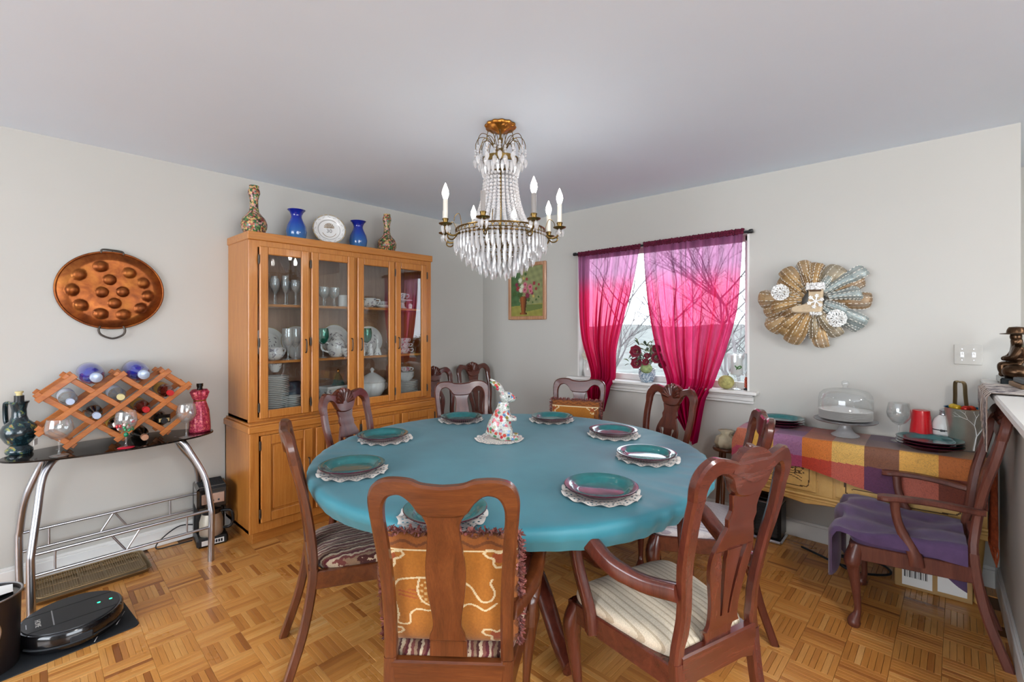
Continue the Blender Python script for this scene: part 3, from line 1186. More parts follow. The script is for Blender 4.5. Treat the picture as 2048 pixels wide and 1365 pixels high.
        for s in (-1, 1):
            za = .618
            pp = spline([(s * (hw_r - .008), -.035, .018), (s * (hw_r + .012), .05, .022), (s * (hw_r + .035), .16, .021), (s * (hw_r + .046), .23, .023), (s * (hw_r + .05), .285, .03), (s * (hw_r + .05), .315, .02)], 4)
            rows = [((p[0] - p[2], p[1]), (p[0] + p[2], p[1])) for p in pp]
            m_ = Matrix(((1, 0, 0, 0), (0, 0, 1, 0), (0, 1, 0, 0), (0, 0, 0, 1)))
            am = MB().ribbon(rows, .024, lambda x_, z_: za + .012 * math.sin(max(0, min(1, z_ / .32)) * 3.14), .006, m=m_).build('arm', wr, ch)
            q = spline([(s * (hw_r + .044), .255, za + .006, .019), (s * (hw_r + .038), .25, za - .07, .017), (s * (hw_r + .034), .23, za - .14, .019), (s * (hw_r + .034), .19, SZ + .01, .025), (s * (hw_r + .03), .18, SZ - .04, .027)], 4)
            MB().tube([p[:3] for p in q], [p[3] for p in q], 10, sy=.75, up=(s, 0, 0), sq=True).build('arm_support', wv, am)
    return ch


def face(o, x, y, dx, dy):
    """stand a chair with its seat's rear centre at (x, y), looking along (dx, dy)"""
    o.location = (x, y, 0)
    o.rotation_euler = (0, 0, math.atan2(-dx, dy))
    return o


WAL = (M['walnut'], M['walnut_rail'])
MAH = (M['mahogany'], M['mahogany_rail'])
chA = face(make_chair('brown wooden armchair with elephant cushion, back turned, at the near table edge', 'plain', 'crook', WAL, M['seat_stripe'], H=.985, SZ=.405, za=.578), 2.60, -2.675, -.64, .77)
chB = face(make_chair('wooden side chair with striped seat, seen edge-on at left of the table', 'plain', None, WAL, M['seat_stripe'], H=.98), 1.675, -2.655, .36, .93)
chC = face(make_chair('shell-topped wooden chair with glossy back between cabinet and table', 'shell', None, MAH, M['seat_stripe'], H=1.05), 1.03, -2.085, .94, .34)
chD = face(make_chair('plain-topped wooden chair at the far left of the round table', 'plain', None, MAH, M['seat_grey']), 1.07, -1.24, .87, -.49)
chE = face(make_chair('shell-topped wooden chair standing against the wall in the corner', 'shell', None, MAH, M['seat_stripe'], 'spare chairs along the left wall', H=1.06), .23, -.29, 1, -.1)
chF = face(make_chair('shell-topped wooden chair mostly hidden beside the china cabinet end', 'shell', None, MAH, M['seat_stripe'], 'spare chairs along the left wall', H=1.05), .22, -.775, 1, 0)
chG = face(make_chair('plain-topped wooden chair with fringed cushion in front of the left curtain', 'plain', None, MAH, M['seat_stripe']), 1.60, -.555, .36, -.93)
chH = face(make_chair('shell-topped wooden chair in front of the right curtain', 'shell', None, MAH, M['seat_stripe'], H=1.05), 2.325, -.645, -.33, -.94)
chI = face(make_chair('plain-topped wooden chair between the right table rim and the sideboard', 'plain', None, MAH, M['seat_grey']), 2.955, -1.15, -.91, -.40)
chJ = face(make_chair('shell-carved wooden armchair with cream ribbed seat at the right foreground', 'shell', 'crook', MAH, M['seat_cream'], H=1.10), 3.15, -2.10, -.945, .33)
chK = face(make_chair('brown armchair with purple cloth over its seat beside the half wall', 'shell', 'flat', (M['walnut_dark'], M['walnut_dark']), M['purple_cloth'], 'armchair by the half wall', H=1.10, SZ=.385), 3.752, -.64, -1, -.03)

# purple cloth thrown over the seat of chair K
def throw_fn(u, v_):
    x = (u - .5) * .54
    s = v_ * .72
    rnd = .006 * math.sin(u * 23 + v_ * 5) + .005 * math.sin(u * 11 - v_ * 17)
    y = .02 + min(s, .46)
    z = .463 + rnd + .012 * math.sin(v_ * 9 + u * 4)
    over = max(0, s - .44)
    if over > 0:
        y = .462 + .02 * math.sin(u * 14) + .02 * min(1, over * 20)
        z -= over * 1.0 * (.55 + .45 * math.sin(u * 5 + .8) ** 2)
    hwid = .19 + .065 * min(1, y / .42)
    side = max(0, abs(x) - hwid)
    if side > 0:
        z -= min(.075, side * 1.7)
        x = math.copysign(hwid + min(.012, side * .3), x)
    return (x, y, z)


MB().grid(throw_fn, 40, 46).build('purple_throw', M['purple_cloth'], None, 'crumpled purple cloth spread over the seat of the armchair by the half wall', 'cloth', loc=chK.location, rot=chK.rotation_euler, sharp=180)
mb = MB()
mb.grid(lambda u, v_: (.12 + .015 * math.sin(u * 9 + v_ * 3), .0 + .2 * u, .335 - v_ * (.19 - .15 * u)), 14, 12)
mb.build('cloth_tail', M['purple_cloth'], chK, label='dark purple cloth hanging below the seat', sharp=180)

# ---------------------------------------------------------------- cushions on two chair backs
OCH, CRM, RST = C('#a5661d'), C('#d9c49a'), C('#9a4a22')


def seg(px, py, ax, ay, bx, by):
    dx, dy = bx - ax, by - ay
    L = dx * dx + dy * dy
    t_ = 0 if L == 0 else max(0, min(1, ((px - ax) * dx + (py - ay) * dy) / L))
    return math.hypot(px - ax - dx * t_, py - ay - dy * t_)


def poly_d(px, py, pts):
    return min(seg(px, py, *pts[i], *pts[i + 1]) for i in range(len(pts) - 1))


ELE = [spline(p, 4) for p in (
    [(.10, .56), (.13, .60), (.20, .62), (.30, .63), (.42, .62), (.52, .62), (.60, .60), (.66, .55), (.70, .47), (.74, .42), (.80, .43), (.83, .50), (.80, .58), (.81, .62)],
    [(.10, .56), (.08, .48), (.10, .38), (.12, .28), (.11, .20), (.20, .20), (.21, .29), (.26, .34), (.34, .33), (.40, .33), (.45, .22), (.43, .17), (.53, .17), (.54, .28), (.58, .36), (.64, .40), (.70, .38), (.76, .34), (.84, .40)],
    [(.28, .62), (.27, .50), (.32, .40), (.44, .37), (.50, .42), (.50, .55), (.46, .62)])]
FLW = [[(cx + r * math.cos(a) * (1 + .5 * math.sin(3 * a)), cy + r * .8 * math.sin(a) * (1 + .5 * math.sin(3 * a))) for a in [i * .35 for i in range(19)]] for cx, cy, r in ((.06, .80, .08), (.86, .82, .08), (.84, .10, .08), (.06, .10, .07))]


def ele_col(u, v_):
    d = min(poly_d(u, v_, p) for p in ELE)
    if d < .008: return CRM
    for p in FLW:
        if poly_d(u, v_, p) < .009: return CRM
    if abs(v_ - .87) < .006 or abs(u - .90) < .007: return CRM
    if v_ > .88 or u > .91:
        q = math.sin((u * 30 if v_ > .88 else v_ * 40)) * .03
        if math.sin(90 * ((v_ if v_ > .88 else u) + q * .6)) > .5: return C('#6b3a17')
        return C('#8c4f1c')
    if .29 < u < .5 and .40 < v_ < .60 and (math.sin(u * 120) * math.sin(v_ * 120)) > .25: return C('#c9a46a')
    if .12 < u < .27 and .44 < v_ < .52 and math.sin(v_ * 180 + u * 40) > .5: return RST
    for cx, cy in ((.06, .80), (.86, .82), (.84, .10)):
        if math.hypot(u - cx, v_ - cy) < .05: return RST
    return OCH


def cushion(chair, x0, x1, z0, z1, y, th, label, colfn, group=None):
    cu = thing('cushion', label, 'cushion', chair.location, chair.rotation_euler[2], group)
    W, Hh = x1 - x0, z1 - z0

    def puff(u, v_):
        return (max(0, 1 - (2 * u - 1) ** 4) * max(0, 1 - (2 * v_ - 1) ** 4)) ** .5
    mb = MB()
    lean = .10
    mb.grid(lambda u, v_: (x0 + W * u, y - lean * (z1 * 0 + v_ * Hh) - th * .5 * puff(u, v_), z0 + Hh * v_), 140, 170, colfn=colfn)
    mb.grid(lambda u, v_: (x0 + W * u, y - lean * (v_ * Hh) + th * .5 * puff(u, v_), z0 + Hh * v_), 40, 50, colfn=colfn)
    mb.build('cover', M['attr_fabric'], cu, sharp=180)
    fr = MB()
    rnd = random.Random(3)
    per = [(x0 + W * k / 60, z1) for k in range(61)] + [(x1, z0 + Hh * k / 60) for k in range(61)] + [(x0, z0 + Hh * k / 60) for k in range(61)]
    for (x, z) in per:
        for q in range(9):
            a = rnd.uniform(0, 6.28)
            e = rnd.uniform(-.6, 1.2)
            d = Vector((math.cos(a) * .6 + (1 if x == x1 else -1 if x == x0 else 0) * .5, math.sin(a), (e if z == z1 else 0)))
            d.normalize()
            p = Vector((x + rnd.uniform(-.003, .003), y - lean * (z - z0), z))
            L = rnd.uniform(.012, .022)
            c = random.choice((C('#8a4a44'), C('#a6655c'), C('#6f332f')))
            p2 = p + d * L
            s_ = Vector((rnd.uniform(-1, 1), rnd.uniform(-1, 1), rnd.uniform(-1, 1))) * .0022
            fr.add([p - s_, p + s_, p2 + s_ * 1.4, p2 - s_ * 1.4], [(0, 1, 2, 3)], c)
    fr.build('fringe', M['attr_fabric'], cu, kind='stuff', sharp=180)
    return cu


cushion(chA, -.20, .20, .45, .785, .062, .07, 'ochre elephant-print cushion with rust fringe on the near armchair', ele_col)
cushion(chG, -.185, .185, .50, .825, .075, .08, 'ochre cushion with rust fringe on the chair before the left curtain', lambda u, v_: ele_col(1 - u, v_))
# ---------------------------------------------------------------- china cabinet
OAK, OAKR = M['oak'], M['oak_rail']
cab = thing('china_cabinet', 'tall honey oak china cabinet with four glazed doors against the left wall', 'cabinet', (0, 0, 0))
Y0, Y1, XF = -2.468, -1.01, .39          # upper unit
LY0, LY1, LXF = -2.487, -.992, .468       # base unit
mb = MB().box(.004, LXF - .045, LY0 + .03, LY1 - .03, 0, .085, .002)
mb.build('plinth', OAKR, cab)
mb = MB().box(.004, LXF - .02, LY0, LY0 + .02, .08, .715).box(.004, LXF - .02, LY1 - .02, LY1, .08, .715).box(.004, .02, LY0, LY1, .08, .715).box(.004, LXF - .02, LY0, LY1, .08, .1)
mb.build('base_carcass', OAK, cab)
mb = MB()
mb.box(LXF - .02, LXF, LY0, LY0 + .055, .08, .715, .003).box(LXF - .02, LXF, LY1 - .055, LY1, .08, .715, .003)
mb.box(LXF - .02, LXF, LY0 + .05, LY1 - .05, .08, .135, .002).box(LXF - .02, LXF, LY0 + .05, LY1 - .05, .69, .715, .002)
for y in (-2.084, -1.734, -1.385):
    mb.box(LXF - .02, LXF - .001, y - .02, y + .02, .13, .7, .002)
mb.build('base_face_frame', OAK, cab)
mb = MB().box(.004, LXF + .012, LY0 - .012, LY1 + .012, .712, .756, .006).box(.004, LXF - .012, LY0 + .003, LY1 - .003, .756, .768, .003)
mb.build('ledge', OAKR, cab)


def pull(door, x, y, z, L=.09):
    MB().tube(spline([(x - .002, y, z - L / 2), (x + .016, y, z - L / 2 + .006), (x + .02, y, z), (x + .016, y, z + L / 2 - .006), (x - .002, y, z + L / 2)], 5), .0045, 6).build('handle', M['iron'], door)


def hinge(door, x, y, z):
    MB().tube([(x, y, z - .03), (x, y, z + .03)], .005, 8).box(x - .004, x + .003, y - .006, y + .006, z - .022, z + .022).build('hinge', M['iron'], door)


LOW = [(-2.425, -2.096), (-2.072, -1.744), (-1.724, -1.397), (-1.373, -1.05)]
for i, (a, b) in enumerate(LOW):
    z0, z1, w = .14, .69, .06
    x0, x1 = LXF + .001, LXF + .019
    mb = MB()
    mb.box(x0, x1, a, a + w, z0, z1, .004).box(x0, x1, b - w, b, z0, z1, .004)
    mb.box(x0, x1 - .001, a + w, b - w, z0, z0 + w, .004).box(x0, x1 - .001, a + w, b - w, z1 - w, z1, .004)
    d = mb.build('cupboard_door', OAK, cab)
    MB().box(x0, x0 + .006, a + w - .003, b - w + .003, z0 + w - .003, z1 - w + .003).box(x0 + .002, x0 + .013, a + w + .012, b - w - .012, z0 + w + .012, z1 - w - .012, .005).build('panel', OAK, d)
    lf = i in (0, 1)
    hy = (b - .03) if i in (0, 2) else (a + .03)
    pull(d, x1, hy, .45)
    for z in (.2, .63):
        hinge(d, x1 - .004, (a - .006) if i in (0, 2) else (b + .006), z)

# upper unit
mb = MB().box(.004, XF - .02, Y0, Y0 + .02, .768, 1.955).box(.004, XF - .02, Y1 - .02, Y1, .768, 1.955)
mb.box(.004, XF - .02, Y0, Y1, .768, .785)
mb.build('upper_carcass', OAK, cab)
MB().box(.004, .014, Y0 + .02, Y1 - .02, .785, 1.95).build('back_panel', M['oak_in'], cab)
MB().box(.004, XF + .012, Y0 - .008, Y1 + .008, 1.945, 1.997, .004).build('top_board', OAKR, cab)
mb = MB()
mb.box(XF - .02, XF, Y0, Y0 + .056, .768, 1.945, .003).box(XF - .02, XF, Y1 - .056, Y1, .768, 1.945, .003)
mb.box(XF - .02, XF, Y0 + .05, Y1 - .05, 1.9, 1.945, .002).box(XF - .02, XF, Y0 + .05, Y1 - .05, .768, .795, .002)
for y in (-2.0775, -1.7295, -1.3875):
    mb.box(XF - .02, XF - .001, y - .02, y + .02, .79, 1.91, .002)
mb.build('upper_face_frame', OAK, cab)
SH = [1.155, 1.535]
for z in SH:
    MB().box(.016, XF - .035, Y0 + .021, Y1 - .021, z - .018, z, .002).build('shelf', OAKR, cab)
UP = [(-2.407, -2.086), (-2.069, -1.742), (-1.717, -1.391), (-1.384, -1.071)]
for i, (a, b) in enumerate(UP):
    z0, z1, w = .785, 1.908, .053
    x0, x1 = XF + .001, XF + .021
    mb = MB()
    mb.box(x0, x1, a, a + w, z0, z1, .005).box(x0, x1, b - w, b, z0, z1, .005)
    mb.box(x0, x1 - .001, a + w, b - w, z0, z0 + w, .005).box(x0, x1 - .001, a + w, b - w, z1 - w, z1, .005)
    d = mb.build('glazed_door', OAK, cab)
    MB().box(x0 + .006, x0 + .0085, a + w - .004, b - w + .004, z0 + w - .004, z1 - w + .004).build('glass_pane', M['pane'], d)
    pull(d, x1, (b - .026) if i in (0, 1) else (a + .026), 1.25)
    for z in (.86, 1.28, 1.82):
        hinge(d, x1 - .004, (a - .005) if i in (0, 1) else (b + .005), z)

# ---------------------------------------------------------------- things on top of the cabinet
t = NT('mosaic_enamel')
v = t.coord()
vo = t.n('ShaderNodeTexVoronoi')
vo.inputs['Scale'].default_value = 95
t.l(v, vo.inputs['Vector'])
sep = t.n('ShaderNodeSeparateColor')
t.l(vo.outputs['Color'], sep.inputs[0])
cc = t.ramp(sep.outputs[0], [(0, C('#2f5a35')), (.2, C('#a8563f')), (.36, C('#c9a56a')), (.52, C('#3c2a20')), (.64, C('#b98a84')), (.78, C('#54783e')), (.9, C('#7c2f2a'))], 'CONSTANT')
M['mosaic'] = t.surf(t.pbr(cc, .35, 0, t.bump(vo.outputs['Distance'], .4, .002), .2))
t = NT('cobalt_glass_vase')
v = t.coord()
sx = t.n('ShaderNodeSeparateXYZ')
t.l(v, sx.inputs[0])
cc = t.ramp(t.math('MULTIPLY', sx.outputs[2], 4.4), [(0, C('#4a7fae')), (.25, C('#2c66a5')), (.6, C('#123f9e')), (.8, C('#0b2694')), (1, C('#0a1f86'))])
M['cobalt'] = t.surf(t.pbr(cc, .06, 0, None, .7))
for (y, hh, lab) in ((-2.37, .345, 'mosaic-patterned bottle vase on the left end of the cabinet top'), (-1.33, .335, 'mosaic-patterned bottle vase on the right end of the cabinet top')):
    s = hh / .34
    prof = [(0, 0), (.05, 0), (.062, .02), (.078, .055), (.08, .085), (.068, .12), (.045, .145), (.031, .165), (.026, .2), (.025, .24), (.03, .268), (.037, .29), (.036, .305), (.029, .322), (.03, .34), (.024, .34), (.022, .32), (0, .3)]
    MB().lathe([(r * s, z * s) for r, z in prof], 32).build('mosaic_vase', M['mosaic'], None, lab, 'vase', 'vases on the cabinet top', loc=(.2, y, 1.998))
for (y, lab) in ((-2.085, 'cobalt blue glass vase left of the commemorative plate'), (-1.595, 'cobalt blue glass vase right of the commemorative plate')):
    prof = [(0, .004), (.035, 0), (.052, .004), (.066, .04), (.071, .075), (.064, .115), (.045, .155), (.036, .178), (.037, .195), (.047, .216), (.062, .232), (.058, .233), (.043, .218), (.033, .195), (.032, .178), (.04, .15), (0, .03)]
    MB().lathe(prof, 32).build('blue_vase', M['cobalt'], None, lab, 'vase', 'vases on the cabinet top', loc=(.2, y, 1.998))


def deco_plate(r, colfn, n=64):
    mb = MB()
    prof = [(0, .006), (.62, .006), (.72, .016), (.98, .024), (1.0, .022)]
    mb.grid(lambda u, v_: ((lambda q: (r * q * math.cos(u * 6.28318), r * q * math.sin(u * 6.28318), smooth(prof, q)))(v_ + .001)), n, 26, cu=True, colfn=colfn)
    mb.lathe([(r, .022), (r * .985, .018), (r * .7, .008), (r * .58, 0), (r * .5, 0), (0, .002)], n, col=C('#e9e7e3'))
    return mb


def com_col(u, v_):
    w = C('#e7e5e2')
    g = C('#8d8b88')
    if abs(v_ - .93) < .025 or abs(v_ - .66) < .02: return C('#aeaba6')
    if v_ > .7 and math.sin(u * 6.283 * 24) * math.sin(v_ * 60) > .55: return C('#bdb9b2')
    if v_ > .97: return C('#b49a62')
    return w


cp = thing('commemorative_plate', 'white and silver commemorative plate standing between the blue vases', 'plate', (.2, -1.84, 1.998), R(-20))
st = MB()
for s in (-1, 1):
    st.tube(spline([(-.06, s * .05, .12), (-.05, s * .05, .004), (.03, s * .05, .004), (.045, s * .05, .012), (.045, s * .05, .03)], 5), .005, 6)
st.tube([(-.03, -.05, .006), (-.03, .05, .006)], .004, 6)
tilt = Matrix.Translation((.012, 0, .122)) @ Matrix.Rotation(R(76), 4, 'Y') @ Matrix.Rotation(R(90), 4, 'Z')
pm = deco_plate(.118, com_col)
pm.v = [tuple(tilt @ Vector(p)) for p in pm.v]
pm.build('plate_body', M['attr_gloss'], cp, sharp=180)
# printed 30th and a floral spray on the plate
lettering('30', .042, plain('plate_print', '#77736d', .4), 'printed_number', cp, tilt @ Matrix.Translation((0, -.012, .0068)))
mb = MB()
for k in range(9):
    a = R(90 + (k - 4) * 22)
    mb.tube([tilt @ Vector((.008 * math.cos(a), .012, .0075)), tilt @ Vector((.036 * math.cos(a), .018 + .036 * math.sin(a), .0075))], [.001, .004], 5)
mb.tube([tilt @ Vector((.05 * math.cos(R(200 + 14 * k)), -.01 + .05 * math.sin(R(200 + 14 * k)), .0075)) for k in range(11)], .0018, 5)
mb.build('printed_spray', plain('plate_gilt', '#a08a6e', .4), cp)
st.build('plate_stand', M['walnut'], cp)

# ---------------------------------------------------------------- contents of the cabinet
Z1, Z2, Z3 = .786, SH[0], SH[1]
_before = set(o.name for o in COL.objects)


def goblet(r, h, bowl, stem=.0035, foot=None):
    foot = foot or r * .9
    zb = h - bowl
    o = [(0, 0), (foot, 0), (foot, .0025), (foot * .3, .006), (stem, .014), (stem, zb - .006), (stem * 2, zb), (r * .6, zb + bowl * .12), (r * .95, zb + bowl * .38), (r, zb + bowl * .6), (r * .9, h), (r * .87, h), (r * .93, zb + bowl * .6), (r * .88, zb + bowl * .4), (r * .5, zb + bowl * .16), (0, zb + bowl * .06)]
    return o


def place(mesh, name, label, cat, group, loc, rz=0.0, sc=1.0):
    o = bpy.data.objects.new(name, mesh)
    COL.objects.link(o)
    o.location = loc
    o.rotation_euler = (0, 0, rz)
    o.scale = (sc,) * 3
    return tag(o, label, cat, group)


M['shelf_crystal'] = thin_glass('shelf_crystal', (.95, .96, .96), .16, .03, .6, .2)
gl_wine = MB().lathe(goblet(.031, .175, .085), 18).mesh('wine_glass', M['shelf_crystal'])
gl_flute = MB().lathe(goblet(.024, .2, .12), 16).mesh('flute', M['shelf_crystal'])
gl_small = MB().lathe(goblet(.034, .13, .07), 18).mesh('small_goblet', M['shelf_crystal'])
for k, (x, y) in enumerate(((.30, -2.34), (.30, -2.27), (.30, -2.20), (.30, -2.135), (.22, -2.31), (.22, -2.235), (.22, -2.16), (.14, -2.34), (.14, -2.27), (.14, -2.19))):
    place(gl_flute if k % 3 == 1 else gl_wine, 'crystal_glass', 'clear stemmed glass, %s from the left in the %s row, behind the leftmost cabinet door' % ((['first', 'second', 'third', 'fourth'][k] if k < 4 else ['first', 'second', 'third'][(k - 4) % 3]), ('front' if k < 4 else 'middle' if k < 7 else 'back')), 'glass', 'crystal glasses on the left top shelf', (x, y, Z3 + .001))
for k, (x, y) in enumerate(((.28, -1.985), (.28, -1.9), (.2, -1.95), (.19, -1.865), (.13, -1.99), (.13, -1.9))):
    place(gl_small, 'cordial_glass', 'short clear stemmed glass, %s of the %s pair, top shelf behind the second cabinet door' % (('left', 'right')[k % 2], ('front', 'middle', 'back')[k // 2]), 'glass', 'short glasses on the second top shelf', (x, y, Z3 + .001), 0, 1.1)
MB().lathe([(0, 0), (.045, 0), (.047, .004), (.046, .085), (.043, .088), (.042, .01), (0, .008)], 28, wob=lambda a, z: 1 + .012 * math.sin(a * 18)).build('white_canister', M['china'], None, 'white ribbed china canister on the top shelf behind the second cabinet door', 'canister', loc=(.27, -1.815, Z3 + .001))


def cup_mesh(r=.042, h=.055, handle=True, name='tea_cup'):
    mb = MB().lathe([(0, .004), (r * .45, 0), (r * .5, .004), (r * .75, h * .35), (r * .95, h * .8), (r, h), (r * .95, h), (r * .88, h * .75), (r * .65, h * .3), (0, .008)], 22)
    if handle:
        mb.tube(spline([(r * .9, 0, h * .8), (r * 1.35, 0, h * .85), (r * 1.45, 0, h * .5), (r * 1.1, 0, h * .28), (r * .8, 0, h * .3)], 4), .004, 6)
    return mb.mesh(name, M['rose_china'])


t = NT('rose_print_china')
v = t.coord()
n_ = t.noise(v, 42, 4, .6, 1.0)
c_ = t.ramp(n_, [(.56, C('#e9e7e3')), (.6, C('#9c8f98')), (.68, C('#6d6a74'))])
M['rose_china'] = t.surf(t.pbr(c_, .12, 0, None, .4))
t = NT('pink_rose_china')
v = t.coord()
c_ = t.ramp(t.noise(v, 40, 4, .6, 1.0), [(.55, C('#efe9e6')), (.6, C('#d98a9a')), (.7, C('#b9455c'))])
M['pink_china'] = t.surf(t.pbr(c_, .12, 0, None, .4))
CUP = cup_mesh()
CREAM = MB().lathe([(0, 0), (.03, 0), (.05, .02), (.055, .04), (.045, .06), (.05, .075), (.046, .075), (.04, .06), (0, .02)], 24).tube(spline([(.05, 0, .065), (.085, 0, .06), (.075, 0, .03), (.05, 0, .025)], 4), .005, 6).mesh('cream_bowl', M['rose_china'])
place(CREAM, 'sugar_bowl', 'white lidless sugar bowl on the top shelf behind the third cabinet door', 'bowl', None, (.28, -1.60, Z3 + .001), .5)
for k, y in enumerate((-1.66, -1.53, -1.47)):
    place(CUP, 'tea_cup', ('left', 'middle', 'right')[k] + ' flower-print tea cup on the top shelf behind the third cabinet door', 'cup', 'tea cups on the third top shelf', (.25 - .03 * (k % 2), y, Z3 + .001), k * 2.0)
SAU = deco_plate(.075, lambda u, v_: C('#b49a62') if v_ > .96 else C('#e9e7e3'), 36).mesh('saucer', M['attr_gloss'], 180)
place(SAU, 'saucer', 'small white saucer lying on the top shelf behind the third cabinet door', 'saucer', None, (.3, -1.49, Z3 + .001))
cst = thing('cake_pedestal', 'small white pedestal dish on the top shelf behind the rightmost cabinet door', 'dish', (.26, -1.28, Z3 + .001))
MB().lathe([(0, 0), (.045, 0), (.02, .02), (.016, .05), (.03, .062), (.085, .068), (.085, .074), (0, .07)], 28).build('dish_body', M['china'], cst)
place(CUP, 'tea_cup', 'tea cup standing on the small pedestal dish in the cabinet', 'cup', None, (.26, -1.29, Z3 + .077), 1.0)
MB().lathe([(0, 0), (.016, 0), (.018, .03), (.012, .04), (0, .046)], 16).build('egg_cup', M['rose_china'], None, 'tiny patterned cup beside the pedestal dish on the right top shelf', 'cup', loc=(.33, -1.25, Z3 + .001))

# middle shelf
GB = MB().lathe([(0, .1), (.012, .1), (.034, .12), (.042, .15), (.042, .175), (.036, .215), (.033, .215), (.038, .175), (.036, .14), (0, .112)], 24).mesh('goblet_bowl', M['green_glass'])
GS = MB().lathe([(0, 0), (.036, 0), (.036, .003), (.01, .008), (.005, .02), (.005, .085), (.011, .1), (0, .102)], 20).mesh('goblet_stem', M['glass'])
for y, lab in ((-2.00, 'emerald green goblet on the middle shelf behind the second cabinet door'), (-1.645, 'emerald green goblet on the middle shelf behind the third cabinet door')):
    g = thing('green_goblet', lab, 'goblet', (.30, y, Z2 + .001), 0, 'green goblets in the cabinet')
    inst(GB, 'bowl', g)
    inst(GS, 'stem', g)
for k, (x, y) in enumerate(((.3, -2.25), (.28, -2.19))):
    place(MB().lathe(goblet(.04, .215, .13, .006), 20).mesh('tall_goblet', M['shelf_crystal']), 'tall_goblet', ('left' if k == 0 else 'right') + ' one of two tall clear goblets on the leftmost middle shelf', 'goblet', 'tall clear goblets', (x, y, Z2 + .001))


def stand_plate(x, y, z, r, lab, colfn=None, lean=78):
    m_ = Matrix.Translation((0, 0, r * math.sin(R(lean)) + .004)) @ Matrix.Rotation(R(lean), 4, 'Y') @ Matrix.Rotation(R(90), 4, 'Z')
    pm = deco_plate(r, colfn or (lambda u, v_: C('#b49a62') if v_ > .97 else (C('#7d7680') if (v_ < .6 and math.sin(u * 31 + v_ * 9) * math.sin(v_ * 23 + u * 12) > .62) else C('#e6e4e0'))), 48)
    pm.v = [tuple(m_ @ Vector(p)) for p in pm.v]
    zs = min(p[2] for p in pm.v)
    pm.v = [(p[0], p[1], p[2] - zs) for p in pm.v]
    return pm.build('display_plate', M['attr_gloss'], None, lab, 'plate', 'display plates leaning in the cabinet', loc=(x, y, z + .001), sharp=180)


stand_plate(.07, -2.30, Z2, .115, 'flower-print plate leaning upright behind the leftmost cabinet door, left side')
stand_plate(.08, -2.10, Z2, .12, 'white plate leaning upright partly behind the first door stile')
stand_plate(.08, -1.80, Z2, .125, 'flower-print plate leaning behind the teapot on the middle shelf')
stand_plate(.09, -1.50, Z2, .12, 'flower-print plate leaning behind the small bell on the third middle shelf')
place(CREAM, 'gravy_boat', 'white flower-print bowl on the leftmost middle shelf', 'bowl', None, (.28, -2.335, Z2 + .001), 2.0, 1.15)
MB().lathe([(0, 0), (.04, 0), (.06, .03), (.068, .08), (.055, .13), (.035, .155), (.04, .165), (.035, .165), (0, .15)], 26).build('white_jar', M['china'], None, 'tall white china jar on the leftmost middle shelf beside the goblets', 'jar', loc=(.2, -2.145, Z2 + .001))
tp = thing('teapot', 'white flower-print teapot on the middle shelf behind the second cabinet door', 'teapot', (.25, -1.87, Z2 + .001), R(90))
MB().lathe([(0, 0), (.04, 0), (.062, .03), (.072, .07), (.062, .11), (.04, .135), (0, .137)], 28).tube(spline([(-.06, 0, .1), (-.11, 0, .11), (-.115, 0, .06), (-.065, 0, .035)], 5), .007, 8).tube([(.055, 0, .05), (.09, 0, .075), (.11, 0, .12)], [.016, .011, .007], 8).build('pot_body', M['rose_china'], tp)
MB().lathe([(.04, .136), (.03, .15), (.012, .158), (.008, .166), (.014, .176), (0, .184)], 20).build('lid', M['rose_china'], tp)
place(CUP, 'tea_cup', 'flower-print tea cup in front of the teapot on the middle shelf', 'cup', None, (.33, -1.82, Z2 + .001), .8, 1.2)
BELL = MB().lathe([(.036, 0), (.034, .004), (.03, .02), (.024, .045), (.012, .062), (.006, .07), (.008, .085), (.011, .1), (.006, .125), (0, .128)], 22).mesh('china_bell', M['rose_china'])
place(BELL, 'china_bell', 'white china hand bell on the middle shelf behind the third cabinet door', 'bell', None, (.31, -1.555, Z2 + .001))
for k, y in enumerate((-1.70, -1.628)):
    place(MB().lathe([(0, 0), (.022, 0), (.024, .03), (.02, .065), (.014, .085), (.016, .092), (0, .1)], 18).mesh('shaker', M['rose_china']), 'china_shaker', ('left' if k == 0 else 'right') + ' flower-print shaker beside the green goblet on the third middle shelf', 'shaker', 'flower-print shakers', (.33, y, Z2 + .001))
PC = MB().lathe([(0, .004), (.03, 0), (.034, .004), (.052, .03), (.056, .042), (.052, .042), (.045, .03), (0, .01)], 26).tube(spline([(.05, 0, .036), (.078, 0, .034), (.07, 0, .014), (.044, 0, .016)], 4), .004, 6).mesh('pink_cup', M['pink_china'])
for k in range(3):
    place(PC, 'pink_cup', ('lowest', 'middle', 'topmost')[k] + ' of three stacked pink rose-print cups behind the rightmost cabinet door', 'cup', 'stacked pink cups', (.27, -1.27, Z2 + .001 + .043 * k), .3 * k + 1.2)

# bottom shelf
SP = deco_plate(.1, lambda u, v_: C('#a9a5a0') if v_ > .95 else C('#e8e6e1'), 36).mesh('stack_plate', M['attr_gloss'], 180)
for k in range(20):
    place(SP, 'stacked_plate', 'white plate, %s in the tall stack at the lower left of the cabinet' % (ORD[k] if k < 19 else 'topmost'), 'plate', 'tall stack of white plates', (.27, -2.325, Z1 + .001 + .0125 * k), k * .7, .9)
place(CUP, 'tea_cup', 'white cup on top of the tall plate stack in the cabinet', 'cup', None, (.27, -2.325, Z1 + .285), 2.2, 1.1)
for k in range(9):
    place(SP, 'stacked_plate', 'small white plate, %s in the short stack beside the tall plate stack' % (ORD[k] if k < 8 else 'topmost'), 'plate', 'short stack of white plates', (.32, -2.225 + .003 * math.sin(k), Z1 + .001 + .0125 * k), k * 1.3, .62)
bg = MB().ball((0, 0, .09), (.06, .075, .09)).lathe([(.03, .15), (.045, .2), (.04, .2), (0, .16)], 18)
